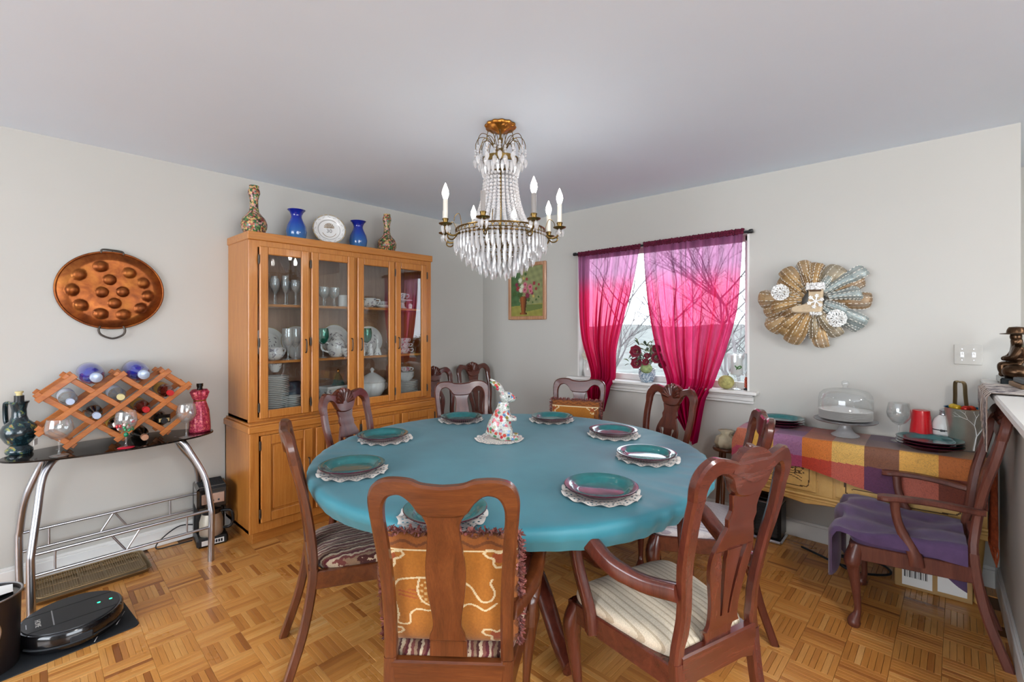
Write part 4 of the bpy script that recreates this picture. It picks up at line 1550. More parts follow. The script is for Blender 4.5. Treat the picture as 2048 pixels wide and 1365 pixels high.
bg.build('blue_grey_vase', plain('blue_grey_glaze', '#4a5566', .3, var=.3, scale=12, coat=.4), None, 'dull blue-grey bulbous vase on the lowest shelf of the leftmost cabinet section', 'vase', loc=(.2, -2.16, Z1 + .001))
mb = MB().lathe([(0, 0), (.03, 0), (.028, .02), (.016, .05), (.012, .08), (.016, .095), (0, .12)], 14).ball((0, 0, .128), .014)
mb.build('small_figurine', plain('cream_brown_figurine', '#a9906a', .4, var=.35, scale=30), None, 'small brown and cream figurine on the lowest left cabinet shelf', 'figurine', loc=(.32, -2.12, Z1 + .001))
bx = thing('gift_box', 'pale patterned box on the lowest shelf behind the second cabinet door', 'box', (.26, -1.90, Z1 + .001), .2)
MB().box(-.05, .05, -.09, .09, 0, .13, .004).build('box_body', M['rose_china'], bx)
MB().box(-.053, .053, -.093, .093, .13, .15, .003).build('box_lid', M['china'], bx)
tree = thing('tabletop_tree', 'small dark green ornamental tree with gold star on the patterned box', 'ornament', (.26, -1.86, Z1 + .153))
MB().lathe([(.045, .0), (.03, .03), (.036, .03), (.022, .055), (.027, .055), (0, .1)], 16, wob=lambda a, z: 1 + .12 * math.sin(a * 7)).build('foliage', plain('dark_green_foliage', '#223528', .7, var=.4, scale=40), tree)
MB().ball((0, 0, .105), (.012, .012, .016), 5, 4).build('star', M['gold'], tree)
place(SP, 'round_dish', 'shallow white dish low behind the second cabinet door', 'dish', None, (.33, -1.93, Z1 + .001), 0, .7)
tu = thing('soup_tureen', 'white lidded china soup tureen on the lowest shelf behind the third cabinet door', 'tureen', (.25, -1.565, Z1 + .001), R(90))
rib = lambda a, z: 1 + .018 * math.cos(a * 20)
MB().lathe([(0, 0), (.05, 0), (.055, .012), (.045, .022), (.075, .045), (.102, .085), (.108, .12), (.1, .145), (.104, .15)], 48, wob=rib).build('bowl', M['china'], tu)
for s in (-1, 1):
    MB().tube(spline([(s * .095, 0, .12), (s * .135, 0, .125), (s * .13, 0, .085), (s * .1, 0, .08)], 4), .008, 8).build('handle', M['china'], tu)
ld = MB().lathe([(.108, .15), (.11, .156), (.085, .18), (.05, .205), (.022, .222), (0, .226)], 48, wob=rib).build('lid', M['china'], tu)
MB().lathe([(.012, .222), (.01, .232), (.018, .245), (.012, .256), (.006, .262), (0, .265)], 16).build('knob', M['china'], ld)
for k in range(9):
    place(SP, 'dinner_plate_stacked', 'wide white plate, %s in the low stack behind the rightmost cabinet door' % (ORD[k] if k < 8 else 'topmost'), 'plate', 'low stack of wide plates', (.24, -1.235, Z1 + .001 + .0135 * k), k * .9, 1.08)
SB = MB().lathe([(0, .004), (.035, 0), (.06, .025), (.075, .05), (.071, .05), (.055, .025), (0, .01)], 28).mesh('stacked_bowl', M['china'])
for k in range(3):
    place(SB, 'stacked_bowl', ('lowest', 'middle', 'topmost')[k] + ' white bowl stacked on the wide plates behind the rightmost cabinet door', 'bowl', 'stacked white bowls', (.24, -1.235, Z1 + .125 + .016 * k), 0)
place(PC, 'pink_cup', 'single pink rose-print cup on top of the stacked white bowls', 'cup', None, (.24, -1.235, Z1 + .125 + .016 * 2 + .052), .5, .9)

# the whole display stands a little toward the window end of each section
for o in list(COL.objects):
    if o.name not in _before and o.parent is None:
        o.location.y += .065
# ---------------------------------------------------------------- copper pan on the left wall
t = NT('hammered_copper')
v = t.coord()
nz = t.noise(v, 14, 5, .6, .4)
cc = t.ramp(nz, [(.25, C('#5a2c15')), (.5, C('#854821')), (.75, C('#a5672e'))])
M['copper'] = t.surf(t.pbr(cc, t.ramp(t.noise(v, 9, 3), [(.3, (.32,) * 3), (.7, (.5,) * 3)]), .8, t.bump(t.noise(v, 40, 2), .15, .002)))
pan = thing('copper_pan', 'round hammered copper dimpled pan hanging on the left wall', 'pan', (.004, -3.085, 1.60))
PR, PH = .245, .225
vv = MB()
# bumps measured on the pan's face (y to the right, z up), as fractions of the radii
BP = [(-.22, .60), (.31, .48), (-.60, .36), (-.06, .27), (.58, .23), (-.72, -.03), (-.20, -.06), (.18, -.03), (.67, -.12), (.03, -.34), (-.57, -.41), (.53, -.46), (-.22, -.62), (.20, -.63)]


def pan_face(u, v_):
    a = u * 2 * math.pi
    q = v_
    y, z = q * PR * math.cos(a), q * PH * math.sin(a)
    x = .032 - .022 * max(0, (q - .78) / .22) ** 1.5
    for by, bz in BP:
        d = math.hypot(y - by * PR, z - bz * PH)
        rr = .030
        if d < rr:
            x += .018 * math.sqrt(max(0, 1 - (d / rr) ** 2)) ** 1.0
    return (x, y, z)


MB().grid(lambda u, v_: (.046 - .008 * v_ ** 6, v_ * PR * math.cos(u * 6.28318), v_ * PH * math.sin(u * 6.28318)) if False else pan_face(u, v_), 150, 70, cu=True).build('pan_face', M['copper'], pan, sharp=180)
mb = MB().tube([(.012, PR * math.cos(R(a)), PH * math.sin(R(a))) for a in range(0, 360, 5)], .006, 8, closed=True)
mb.grid(lambda u, v_: (.012 - .012 * v_, (PR - .012 * v_) * math.cos(u * 6.28318), (PH - .012 * v_) * math.sin(u * 6.28318)), 60, 3, cu=True)
mb.build('rim', M['copper'], pan)
MB().tube(spline([(.016, -.055, -PH + .012), (.02, -.062, -PH - .012), (.022, -.048, -PH - .04), (.022, 0, -PH - .06), (.022, .045, -PH - .042), (.02, .058, -PH - .014), (.016, .05, -PH + .012)], 6), .0055, 8).build('handle', M['iron'], pan)
MB().tube(spline([(.014, -.05, PH - .008), (.016, -.045, PH + .012), (.016, 0, PH + .013), (.016, .045, PH + .008), (.014, .052, PH - .01)], 5), .005, 8).build('hanger', M['iron'], pan)
MB().lathe([(0, 0), (.003, 0), (.003, .02), (0, .02)], 6, m=Matrix.Rotation(R(90), 4, 'Y')).build('wall_hook', M['iron'], pan, loc=(-.004, 0, PH + .006))

# ---------------------------------------------------------------- console table
KZ, KX, KY = .735, .255, -3.085
con = thing('console_table', 'oval smoked-glass console table on curved steel legs against the left wall', 'table', (KX, KY, 0))
out = [(.205 * math.cos(R(a)), .455 * math.sin(R(a))) for a in range(0, 360, 4)]
MB().prism(out, KZ - .009, KZ, 'z', .001).build('glass_top', M['dark_glass'], con)
for sy in (-1, 1):
    for sx in (-1, 1):
        fx = .205 if sx > 0 else -.175
        ly = (.39 if sy > 0 else .35) + (.0 if sx > 0 else .03)
        pts = spline([(sx * .06, sy * .24, KZ - .014), (sx * .095, sy * .275, KZ - .03), (sx * .125, sy * .31, KZ - .1), (fx * .82, sy * (ly - .02), KZ - .25), (fx, sy * ly, KZ - .42), (fx * 1.02, sy * (ly + .003), .25), (fx * 1.0, sy * ly, 0)], 6)
        MB().tube(pts, .0165, 14).build('leg', M['chrome'], con)
    MB().tube([(-.105, sy * .287, KZ - .055), (.132, sy * .318, KZ - .125)], .0095, 10).build('leg_brace', M['chrome'], con)
for sx in (-1, 1):
    fx = .207 if sx > 0 else -.177
    for z in (.30, .20):
        MB().tube([(fx, -.352 if sx > 0 else -.38, z), (fx, .392, z)], .0075, 10).build('rail', M['chrome'], con)
    for y in (-.27, .27):
        MB().tube([(fx, y, .2), (fx, y, .3)], .005, 8).build('spindle', M['chrome'], con)
    s = 1 if sx < 0 else -1
    for q in (-1, 1):
        MB().tube([(fx, q * .06, .25 - s * .05), (fx, 0, .25 + s * .05)], .005, 8).build('chevron_bar', M['chrome'], con)

# ---------------------------------------------------------------- folding lattice wine rack
rack = thing('wine_rack', 'folding lattice wooden wine rack on the glass console table', 'wine rack', (0, 0, KZ + .001))
CY = [-3.392 + .1005 * k for k in range(7)]
CZ = [.045 + .0835 * k for k in range(5)]
up = [((0, 1), (3, 4)), ((0, 3), (1, 4)), ((1, 0), (5, 4)), ((3, 0), (6, 3)), ((5, 0), (6, 1))]
dn = [((0, 3), (3, 0)), ((0, 1), (1, 0)), ((1, 4), (5, 0)), ((3, 4), (6, 1)), ((5, 4), (6, 3))]
for lx in (.335, .15):
    for lst, off in ((up, .0), (dn, -.013)):
        for a, b in lst:
            p, q = Vector((0, CY[a[0]], CZ[a[1]])), Vector((0, CY[b[0]], CZ[b[1]]))
            d = (q - p).normalized()
            p, q = p - d * .028, q + d * .028
            L = (q - p).length
            ang = math.atan2(d.z, d.y)
            m_ = Matrix.Translation((lx + off, (p.y + q.y) / 2, (p.z + q.z) / 2)) @ Matrix.Rotation(ang, 4, 'X')
            MB().box(-.006, .006, -L / 2, L / 2, -.0135, .0135, .002, m=m_).build('lattice_slat', M['rack'], rack)
for c in range(7):
    for k in range(5):
        if (c + k) % 2 == 1:
            MB().tube([(.128, CY[c], CZ[k]), (.345, CY[c], CZ[k])], .005, 8).build('peg', M['rack'], rack)


def bottle(label, c, k, body, cap, prof='wine', x0=.055, L=.27, r=.036, labelmat=None, dz=0.0, dy=0.0, bodyname='glass_body'):
    b = thing('bottle', label, 'bottle', (x0, CY[c] + dy if isinstance(c, int) else c, KZ + (CZ[k] if isinstance(k, int) else k) + dz), 0, 'bottles in the wine rack')
    b.rotation_euler = (0, R(90 + 2), 0)
    if prof == 'wine':
        pr = [(0, .012), (r * .7, 0), (r, .006), (r, L * .58), (r * .9, L * .66), (r * .45, L * .78), (r * .38, L * .82), (r * .38, L * .93), (0, L * .93)]
    elif prof == 'square':
        pr = [(0, .004), (r * .9, 0), (r, .006), (r, L * .66), (r * .85, L * .74), (r * .42, L * .8), (r * .4, L * .93), (0, L * .93)]
    else:
        pr = [(0, .01), (r * .8, 0), (r, .01), (r * 1.02, L * .2), (r * .95, L * .5), (r * .6, L * .72), (r * .4, L * .8), (r * .4, L * .93), (0, L * .93)]
    MB().lathe(pr, 28).build(bodyname, body, b)
    MB().lathe([(0, L * .9), (r * .46, L * .9), (r * .46, L - .002), (r * .42, L), (0, L)], 24).build('cap', cap, b)
    if labelmat:
        MB().lathe([(r * 1.012, L * .16), (r * 1.012, L * .5)], 28).build('paper_label', labelmat, b)
    return b


M['blue_glass'] = plain('cobalt_bottle_glass', '#122b9c', .05, 0, .7, var=.2)
M['clear_bottle'] = thin_glass('bottle_glass', (.86, .89, .9), .14, .02, .6, .1)
M['dark_bottle'] = plain('dark_bottle_glass', '#12110f', .06, 0, .7)
M['amber'] = plain('amber_liquor', '#5d1d10', .08, 0, .6, var=.3)
M['red_cap'] = plain('red_cap', '#b3161c', .3)
M['silver_cap'] = plain('pale_blue_cap', '#aab8cf', .3, .3)
M['white_label'] = plain('white_label', '#cdd3df', .5, var=.1, scale=40)
M['amber_label'] = plain('ochre_label', '#b5892c', .5, var=.25, scale=40)
M['cream_cap'] = plain('cream_cap', '#cfc18a', .4)
M['copper_cap'] = plain('copper_cap', '#c08f72', .35, .6)
bottle('large cobalt blue bottle lying in the upper left notch of the wine rack', 2, 4, M['blue_glass'], M['silver_cap'], 'round', .03, .32, .056, None, .012)
bottle('large cobalt blue bottle lying in the upper right notch of the wine rack', 4, 4, M['blue_glass'], M['silver_cap'], 'round', .03, .32, .056, None, .012)
bottle('clear bottle with blue-printed label in the upper left cell of the rack', 1, 3, M['clear_bottle'], M['silver_cap'], 'square', .06, .295, .037, M['white_label'], -.02)
bottle('clear bottle with cream cap in the upper middle cell of the rack', 3, 3, M['clear_bottle'], M['cream_cap'], 'square', .06, .295, .037, M['white_label'], -.02)
bottle('amber bottle with red cap in the upper right cell of the rack', 5, 3, M['amber'], M['red_cap'], 'square', .06, .3, .036, M['amber_label'], -.02, .02)
bottle('black bottle with pale cap in the middle row, left cell of the rack', 2, 2, M['dark_bottle'], M['silver_cap'], 'wine', .05, .32, .038, None, -.02)
bottle('amber bottle with red cap in the middle row, right cell of the rack', 4, 2, M['amber'], M['red_cap'], 'square', .05, .3, .036, M['amber_label'], -.02, .01)
bottle('black champagne bottle with gold-ringed neck in the lower left cell of the rack', 3, 1, M['dark_bottle'], M['gold'], 'wine', .05, .32, .04, M['amber_label'], -.02)
sb = bottle('dark flat bottle with a cream printed label in the lower right cell of the rack', 5, 1, M['dark_bottle'], M['black'], 'square', .06, .25, .038, None, -.02)
mb = MB().box(-.024, .024, -.03, .03, 0, .004, .001)
lb = mb.build('front_label', M['dark_bottle'], sb, loc=(-.012, 0, .236))
MB().box(-.003, .018, -.025, .025, .004, .005).build('label_print', plain('cream_gold_print', '#c9ad74', .5, var=.45, scale=120), lb)
bottle('black bottle with copper cap lying on the glass under the rack', 4, .041, M['dark_bottle'], M['copper_cap'], 'wine', .08, .29, .0375, None, 0, .0)

# ---------------------------------------------------------------- other things on the console
mb = None
jug = thing('painted_jug', 'dark teal painted pottery jug with cork at the left end of the console', 'jug', (.15, -3.468, KZ + .001), R(220))
jug.scale = (1.06, 1.06, 1.12)
t = NT('painted_jug_glaze')
v = t.coord()
n1 = t.noise(v, 24, 4, .6, .6)
cc = t.ramp(n1, [(.5, C('#14262c')), (.58, C('#27454d')), (.64, C('#8a8f3f')), (.7, C('#a0453f')), (.76, C('#b9c6c4'))])
M['jug'] = t.surf(t.pbr(cc, .18, 0, None, .5))
MB().lathe([(0, 0), (.046, 0), (.05, .01), (.048, .02), (.036, .032), (.034, .037), (.05, .055), (.066, .085), (.068, .105), (.056, .13), (.034, .15), (.027, .17), (.026, .2), (.031, .225), (.036, .232), (.036, .238), (0, .238)], 36).build('jug_body', M['jug'], jug)
MB().tube(spline([(.03, 0, .228), (.062, 0, .23), (.07, 0, .215), (.068, 0, .15), (.058, 0, .125)], 5), .012, 10, sy=.6).build('handle', M['jug'], jug)
ck = MB().lathe([(0, .238), (.018, .238), (.018, .264), (0, .264)], 20).build('cork', M['black'], jug)
MB().lathe([(0, .264), (.011, .264), (.011, .275), (.015, .276), (.015, .283), (0, .283)], 16).build('cork_cap', M['cream_cap'], ck)
m_ = Matrix.Rotation(R(0), 4, 'Z') @ Matrix.Translation((-.052, -.028, .045)) @ Matrix.Rotation(R(30), 4, 'Z')
MB().box(-.001, .001, -.02, .02, -.014, .014, m=m_).build('price_sticker', M['white'], jug)


def big_glass(label, loc, parts=None, h=.2, r=.052):
    g = thing('wine_glass', label, 'glass', loc, 0, 'wine glasses on the console table')
    bowl = h * .58
    zb = h - bowl
    MB().lathe([(.005, zb), (r * .55, zb + bowl * .12), (r * .92, zb + bowl * .36), (r, zb + bowl * .55), (r * .93, zb + bowl * .8), (r * .82, h), (r * .8, h), (r * .9, zb + bowl * .8), (r * .965, zb + bowl * .55), (r * .88, zb + bowl * .37), (r * .5, zb + bowl * .15), (0, zb + .008)], 32).build('bowl', M['glass'], g)
    MB().lathe([(0, zb + .006), (.006, zb), (.0045, zb - .02), (.004, .03), (.006, .012), (.012, .007)], 14).build('stem', M['glass'], g)
    MB().lathe([(.012, .007), (.036, .003), (.038, .001), (.036, 0), (0, 0)], 32).build('foot', (parts or {}).get('foot', M['glass']), g)
    if parts and 'bead' in parts:
        MB().ball((0, 0, zb - .012), (.011, .011, .013)).build('stem_bead', parts['bead'], g)
        mb = MB()
        rnd = random.Random(2)
        for q in range(26):
            a = rnd.uniform(0, 6.28)
            f = rnd.uniform(.12, .45)
            z = zb + bowl * f
            rr = r * smooth([(.1, .5), (.36, .92), (.55, 1.0)], f) + .0008
            mb.ball((rr * math.cos(a), rr * math.sin(a), z), (.007, .007, .009), 5, 4, col=random.choice((C('#c02a34'), C('#e2d4ce'), C('#2f8a5c'))))
        mb.build('painted_motif', M['attr_gloss'], g)
    return g


big_glass('large clear balloon wine glass left of the wine rack', (.37, -3.335, KZ + .001), None, .185, .056)
big_glass('painted wine glass with red foot and green bead in front of the rack', (.42, -3.08, KZ + .001), {'foot': plain('red_glass', '#c0203a', .15, coat=.4), 'bead': plain('green_bead', '#0e7a54', .15, coat=.4)}, .195, .05)
big_glass('clear wine glass in front of the red gift bag', (.385, -2.80, KZ + .001), None, .195, .05)
bagm = NT('red_brocade')
v = bagm.coord()
cc = bagm.ramp(bagm.noise(v, 90, 3, .6, 1), [(.4, C('#8c1a34')), (.55, C('#c4405c')), (.68, C('#d98a6a'))])
M['brocade'] = bagm.surf(bagm.pbr(cc, .35, .2, None, .2))
gb = thing('gift_bag', 'red brocade bottle gift bag at the right end of the console', 'bag', (.255, -2.70, KZ + .001))
gb.scale = (1.0, 1.0, 1.08)
fold = lambda a, z: 1 + (.05 if z < .17 else .16) * math.sin(a * 9 + z * 20) * (.4 + min(1, z * 5) * .6)
MB().lathe([(0, 0), (.056, 0), (.058, .01), (.054, .06), (.048, .12), (.034, .165), (.027, .178), (.036, .195), (.046, .225), (.036, .24), (.026, .2), (0, .18)], 54, wob=fold).build('bag_body', M['brocade'], gb, sharp=180)
MB().tube([(.031 * math.cos(R(a)), .031 * math.sin(R(a)), .178) for a in range(0, 360, 15)], .004, 6, closed=True).build('ribbon', M['gold'], gb)
MB().lathe([(0, .18), (.016, .18), (.015, .255), (.018, .257), (.018, .275), (0, .276)], 16).build('bottle_neck', M['dark_bottle'], gb)

# ---------------------------------------------------------------- things on the floor at left
cm = thing('coffee_maker', 'black drip coffee maker with steel carafe on the floor beside the cabinet', 'coffee maker', (.15, -2.615, 0), R(-8))
MB().box(-.11, .115, -.085, .085, 0, .055, .012).build('base', M['black'], cm)
MB().box(-.11, -.03, -.085, .085, .05, .37, .01).build('water_tank', M['black'], cm)
hd = MB().box(-.11, .115, -.085, .085, .235, .375, .014).build('brew_head', M['black_gloss'], cm)
for k in range(7):
    MB().box(-.09 + .026 * k, -.08 + .026 * k, -.07, .07, .374, .378, .001).build('vent_rib', M['rubber'], hd)
MB().box(.113, .118, -.06, .062, .27, .335, .006).build('control_panel', plain('rose_steel', '#b39a8c', .25, .9), hd)
for y in (-.03, .0, .03):
    MB().lathe([(0, 0), (.006, 0), (.005, .004), (0, .005)], 12, m=Matrix.Translation((.117, y, .29)) @ Matrix.Rotation(R(90), 4, 'Y')).build('button', M['black'], hd)
cf = MB().lathe([(0, .056), (.062, .056), (.066, .07), (.066, .14), (.052, .19), (.052, .2), (0, .2)], 32, c=(.045, 0, 0)).build('carafe', M['silver'], cm)
MB().lathe([(.054, .192), (.058, .2), (.055, .222), (0, .228)], 28, c=(.045, 0, 0)).build('carafe_lid', M['black'], cf)
MB().tube(spline([(.07, .045, .2), (.09, .1, .195), (.088, .115, .14), (.075, .1, .09), (.06, .055, .085)], 5), .009, 8).build('carafe_handle', M['black'], cf)
pl_ = MB().box(.114, .1155, -.06, .06, .014, .044).build('spec_label', M['white'], cm)
mb = MB()
for k in range(4):
    mb.box(.1155, .1162, .0 + .014 * k, .01 + .014 * k, .02, .038)
mb.build('label_marks', M['black'], pl_)
MB().tube(spline([(.03, -2.62, .06), (.03, -2.75, .1), (.05, -2.86, .05), (.06, -2.88, .006), (.08, -2.8, .006), (.09, -2.7, .006)], 6), .0035, 6).build('black_cable', M['rubber'], None, 'thin black power cord looping left of the coffee maker', 'cord')

tray = thing('wire_cooling_tray', 'shallow brown baking tray with wire cooling rack on the floor under the console', 'tray', (.205, -3.195, 0))
t = plain('bronze_tray', '#8b7350', .35, .7, var=.1)
TX, TY = .15, .24
ro = lambda hx, hy, rr, n=6: [(sx * (hx - rr) + rr * math.cos(a), sy * (hy - rr) + rr * math.sin(a)) for sx, sy, a0 in ((1, 1, 0), (-1, 1, 90), (-1, -1, 180), (1, -1, 270)) for a in [R(a0 + 90 * q / n) for q in range(n + 1)]]
o0, o1, o2 = ro(TX, TY, .035), ro(TX - .012, TY - .012, .03), ro(TX + .004, TY + .004, .037)
n = len(o0)
mb = MB()
vv = [(x, y, .001) for x, y in o1] + [(x, y, .024) for x, y in o0] + [(x, y, .026) for x, y in o2] + [(x, y, .021) for x, y in o2]
ff = [tuple(range(n))]
for L_ in range(3):
    for k in range(n):
        ff.append((L_ * n + k, L_ * n + (k + 1) % n, (L_ + 1) * n + (k + 1) % n, (L_ + 1) * n + k))
mb.add(vv, ff)
mb.build('tray_pan', t, tray)
wr = MB()
for k in range(44):
    y = -TY + .03 + (2 * TY - .06) * k / 43
    wr.tube([(-TX + .02, y, .032), (TX - .02, y, .032)], .0012, 4)
wr.build('wire_grid', t, tray, kind='stuff')
for y in (-.15, -.05, .05, .15):
    MB().tube([(-TX + .02, y, .0295), (TX - .02, y, .0295)], .002, 6).build('cross_wire', t, tray)
for x in (-.1, 0, .1):
    MB().tube([(x, -TY + .025, .029), (x, TY - .025, .029)], .002, 6).build('long_wire', t, tray)
MB().tube([(x, y, .032) for x, y in ro(TX - .018, TY - .022, .028)], .003, 6, closed=True).build('rim_wire', t, tray)

mat_ = thing('charging_mat', 'black rubber mat under the robot vacuum with thin white lines', 'mat', (.735, -3.345, 0), R(4))
MB().prism(ro(.185, .235, .03), 0, .004, 'z', .001).build('mat_pad', M['rubber'], mat_)
for a, b in (((.0, .215), (.10, .165)), ((.12, .10), (.175, .075))):
    MB().tube([(a[0], a[1], .004), (b[0], b[1], .004)], .002, 4).build('white_line', M['white'], mat_)
rv = thing('robot_vacuum', 'round black robot vacuum with two green lights on the floor at far left', 'robot vacuum', (.735, -3.315, .004), R(0))
rv.scale = (1.06, 1.06, 1.1)
RR = .168
MB().lathe([(0, .012), (RR * .8, .008), (RR - .004, .012), (RR, .02), (RR, .072), (RR - .006, .079), (0, .079)], 64).build('body', M['black_gloss'], rv)
lid = MB().lathe([(0, .0785), (RR - .012, .0785), (RR - .014, .0825), (0, .0825)], 64).build('top_cover', plain('charcoal_plastic', '#26272a', .4, var=.06), rv)
MB().tube([(.075, -.14, .0825), (.075, .135, .0825)], .0015, 4).build('cover_groove', M['black'], lid)
MB().tube([(-.07, -.14, .0825), (-.07, .135, .0825)], .0015, 4).build('cover_groove', M['black'], lid)
MB().box(-.07, .075, -.062, -.058, .0824, .0832).build('silver_line', M['chrome'], lid)
MB().box(-.01, .03, -.139, -.1365, .0824, .0834).build('silver_line', M['chrome'], lid)
gl_ = emit('green_indicator', (.05, .9, .45), 2.5)
for x, y in ((.0, .085), (.0, .125)):
    MB().lathe([(.006, .0825), (.006, .0832), (.0035, .0835), (0, .0835)], 16, c=(x, y, 0)).build('indicator_light', gl_, lid)
lettering('HOME', .024, M['white'], 'printed_lettering', lid, Matrix.Translation((.01, -.105, .083)) @ Matrix.Rotation(R(0), 4, 'Z'))
MB().box(RR - .02, RR + .003, -.02, .05, .03, .055, .004).build('side_grip', M['rubber'], rv)
MB().tube([(RR * 1.012 * math.cos(R(a)), RR * 1.012 * math.sin(R(a)), .032) for a in range(-60, 80, 6)], .004, 6).build('bumper_strip', M['rubber'], rv)

bn = thing('waste_bin', 'black cylindrical waste bin with papers at the lower left corner', 'bin', (.80, -3.585, 0))
MB().lathe([(0, .004), (.1, 0), (.105, .01), (.11, .29), (.112, .3), (.106, .3), (.1, .02), (0, .015)], 48).build('bin_body', plain('dark_brown_plastic', '#211b1b', .35, var=.1), bn)
MB().tube([(.112 * math.cos(R(a)), .112 * math.sin(R(a)), .298) for a in range(0, 360, 8)], .004, 8, closed=True).build('steel_rim', M['chrome'], bn)
MB().lathe([(0, .285), (.06, .286), (.104, .29)], 32).build('lid_disc', M['black_gloss'], bn)
mb = MB().grid(lambda u, v_: (-.05 + .1 * u, -.075 + .16 * v_, .299 + .008 * math.sin(u * 5 + v_ * 3)), 10, 12)
mb.build('paper_sheet', M['white'], bn, sharp=180)
MB().tube(spline([(.108, -.03, .21), (.111, .0, .235), (.109, .035, .23), (.105, .05, .19), (.104, .045, .15)], 5), .003, 6).build('chrome_loop', M['chrome'], bn)
# ---------------------------------------------------------------- crystal chandelier
ch = thing('chandelier', 'brass and crystal chandelier with lit candle bulbs hanging above the round table', 'chandelier', (1.954, -1.78, 0), R(42.13))
BR = M['brass']
# ceiling canopy: gilt rosette
MB().lathe([(0, CEIL - .002), (.078, CEIL - .002), (.081, CEIL - .01), (.074, CEIL - .02), (.06, CEIL - .017), (.048, CEIL - .026), (.03, CEIL - .03), (.014, CEIL - .045), (0, CEIL - .045)], 72, wob=lambda a, z: 1 + .045 * math.sin(a * 12) + .03 * math.sin(a * 36)).build('canopy', M['gold'], ch, sharp=180)
MB().tube([(0, 0, CEIL - .045), (0, 0, 1.72)], .006, 8).build('stem', BR, ch)
for k in range(4):
    z = CEIL - .055 - .026 * k
    pts = [((.009 * math.cos(R(a)) if k % 2 else 0), (0 if k % 2 else .009 * math.cos(R(a))), z + .016 * math.sin(R(a))) for a in range(0, 360, 30)]
    MB().tube(pts, .003, 6, closed=True).build('chain_link', BR, ch)
DROP = MB().lathe([(0, -.03), (.0035, -.026), (.0085, -.014), (.0075, -.005), (.002, .0), (0, .002)], 6).mesh('crystal_drop', M['crystal'], 20)
BEAD = MB().ball((0, 0, 0), .0062, 6, 4).mesh('crystal_bead', M['crystal'], 20)
# fountain spray of wires at the top, each with a hanging pendant
for k in range(24):
    a = 2 * math.pi * k / 24
    R1 = .128 if k % 2 == 0 else .10
    top_z = 2.372 if k % 2 == 0 else 2.36
    pts = spline([(.012, 2.24), (.03, 2.31), (R1 * .55, top_z - .005), (R1 * .85, top_z), (R1, top_z - .03), (R1 + .002, top_z - .06)], 5)
    w = MB().tube([(r * math.cos(a), r * math.sin(a), z) for r, z in pts], .0018, 5).build('spray_wire', BR, ch)
    e = pts[-1]
    x, y, z = e[0] * math.cos(a), e[0] * math.sin(a), e[1]
    mb = MB()
    for q in range(3):
        mb.ball((x, y, z - .008 - .014 * q), .0075, 6, 4)
    mb.build('bead_string', M['crystal'], w, sharp=20)
    inst(DROP, 'pendant_drop', w, (x, y, z - .052), (0, 0, a), (1.5, 1.5, 1.6))
# crown ring with its pendants
MB().lathe([(.088, 2.232), (.092, 2.234), (.094, 2.262), (.09, 2.264), (.088, 2.232)], 48, wob=lambda a, z: 1 + .015 * math.sin(a * 24)).build('crown_ring', BR, ch)
for k in range(6):
    a = 2 * math.pi * k / 6
    MB().tube([(0, 0, 2.245), (.09 * math.cos(a), .09 * math.sin(a), 2.245)], .0025, 5).build('crown_spoke', BR, ch)
for k in range(24):
    a = 2 * math.pi * (k + .5) / 24
    inst(DROP, 'crown_drop', ch, (.092 * math.cos(a), .092 * math.sin(a), 2.23), (0, 0, a), (1.3, 1.3, 2.2))
# bead strands flaring from the crown down to the large ring
RING_R, RING_Z = .232, 1.868
for k in range(27):
    a = 2 * math.pi * k / 27
    mb = MB()
    pts = spline([(.084, 2.222), (.086, 2.13), (.098, 2.04), (.12, 1.965), (.15, 1.91), (.2, 1.875)], 5)
    n_ = 25
    for q in range(n_):
        f = q / (n_ - 1) * (len(pts) - 1)
        i = min(int(f), len(pts) - 2)
        r = pts[i][0] + (pts[i + 1][0] - pts[i][0]) * (f - i)
        z = pts[i][1] + (pts[i + 1][1] - pts[i][1]) * (f - i)
        mb.ball((r * math.cos(a), r * math.sin(a), z), .0068 + .0062 * q / n_, 6, 4)
    mb.build('bead_strand', M['crystal'], ch, sharp=20, kind='stuff')
# pierced gallery ring
mb = MB()
for z in (RING_Z - .018, RING_Z + .018):
    mb.tube([(RING_R * math.cos(R(a)), RING_R * math.sin(R(a)), z) for a in range(0, 360, 5)], .004, 6, closed=True)
mb.build('gallery_band', BR, ch)
SC = MB().tube([(0, .016 * math.cos(R(a)), .016 * math.sin(R(a))) for a in range(0, 360, 30)], .0022, 5, closed=True).mesh('scroll_piece', BR)
for k in range(46):
    a = 2 * math.pi * k / 46
    inst(SC, 'scroll_piece', ch, (RING_R * math.cos(a), RING_R * math.sin(a), RING_Z), (0, 0, a))
for k in range(8):
    a = 2 * math.pi * k / 8
    MB().tube(spline([(.01, 0, 1.80), (.09, 0, 1.83), (.17, 0, 1.845), (RING_R, 0, RING_Z - .018)], 4), .0045, 6).build('ring_spoke', BR, ch, rot=(0, 0, a))
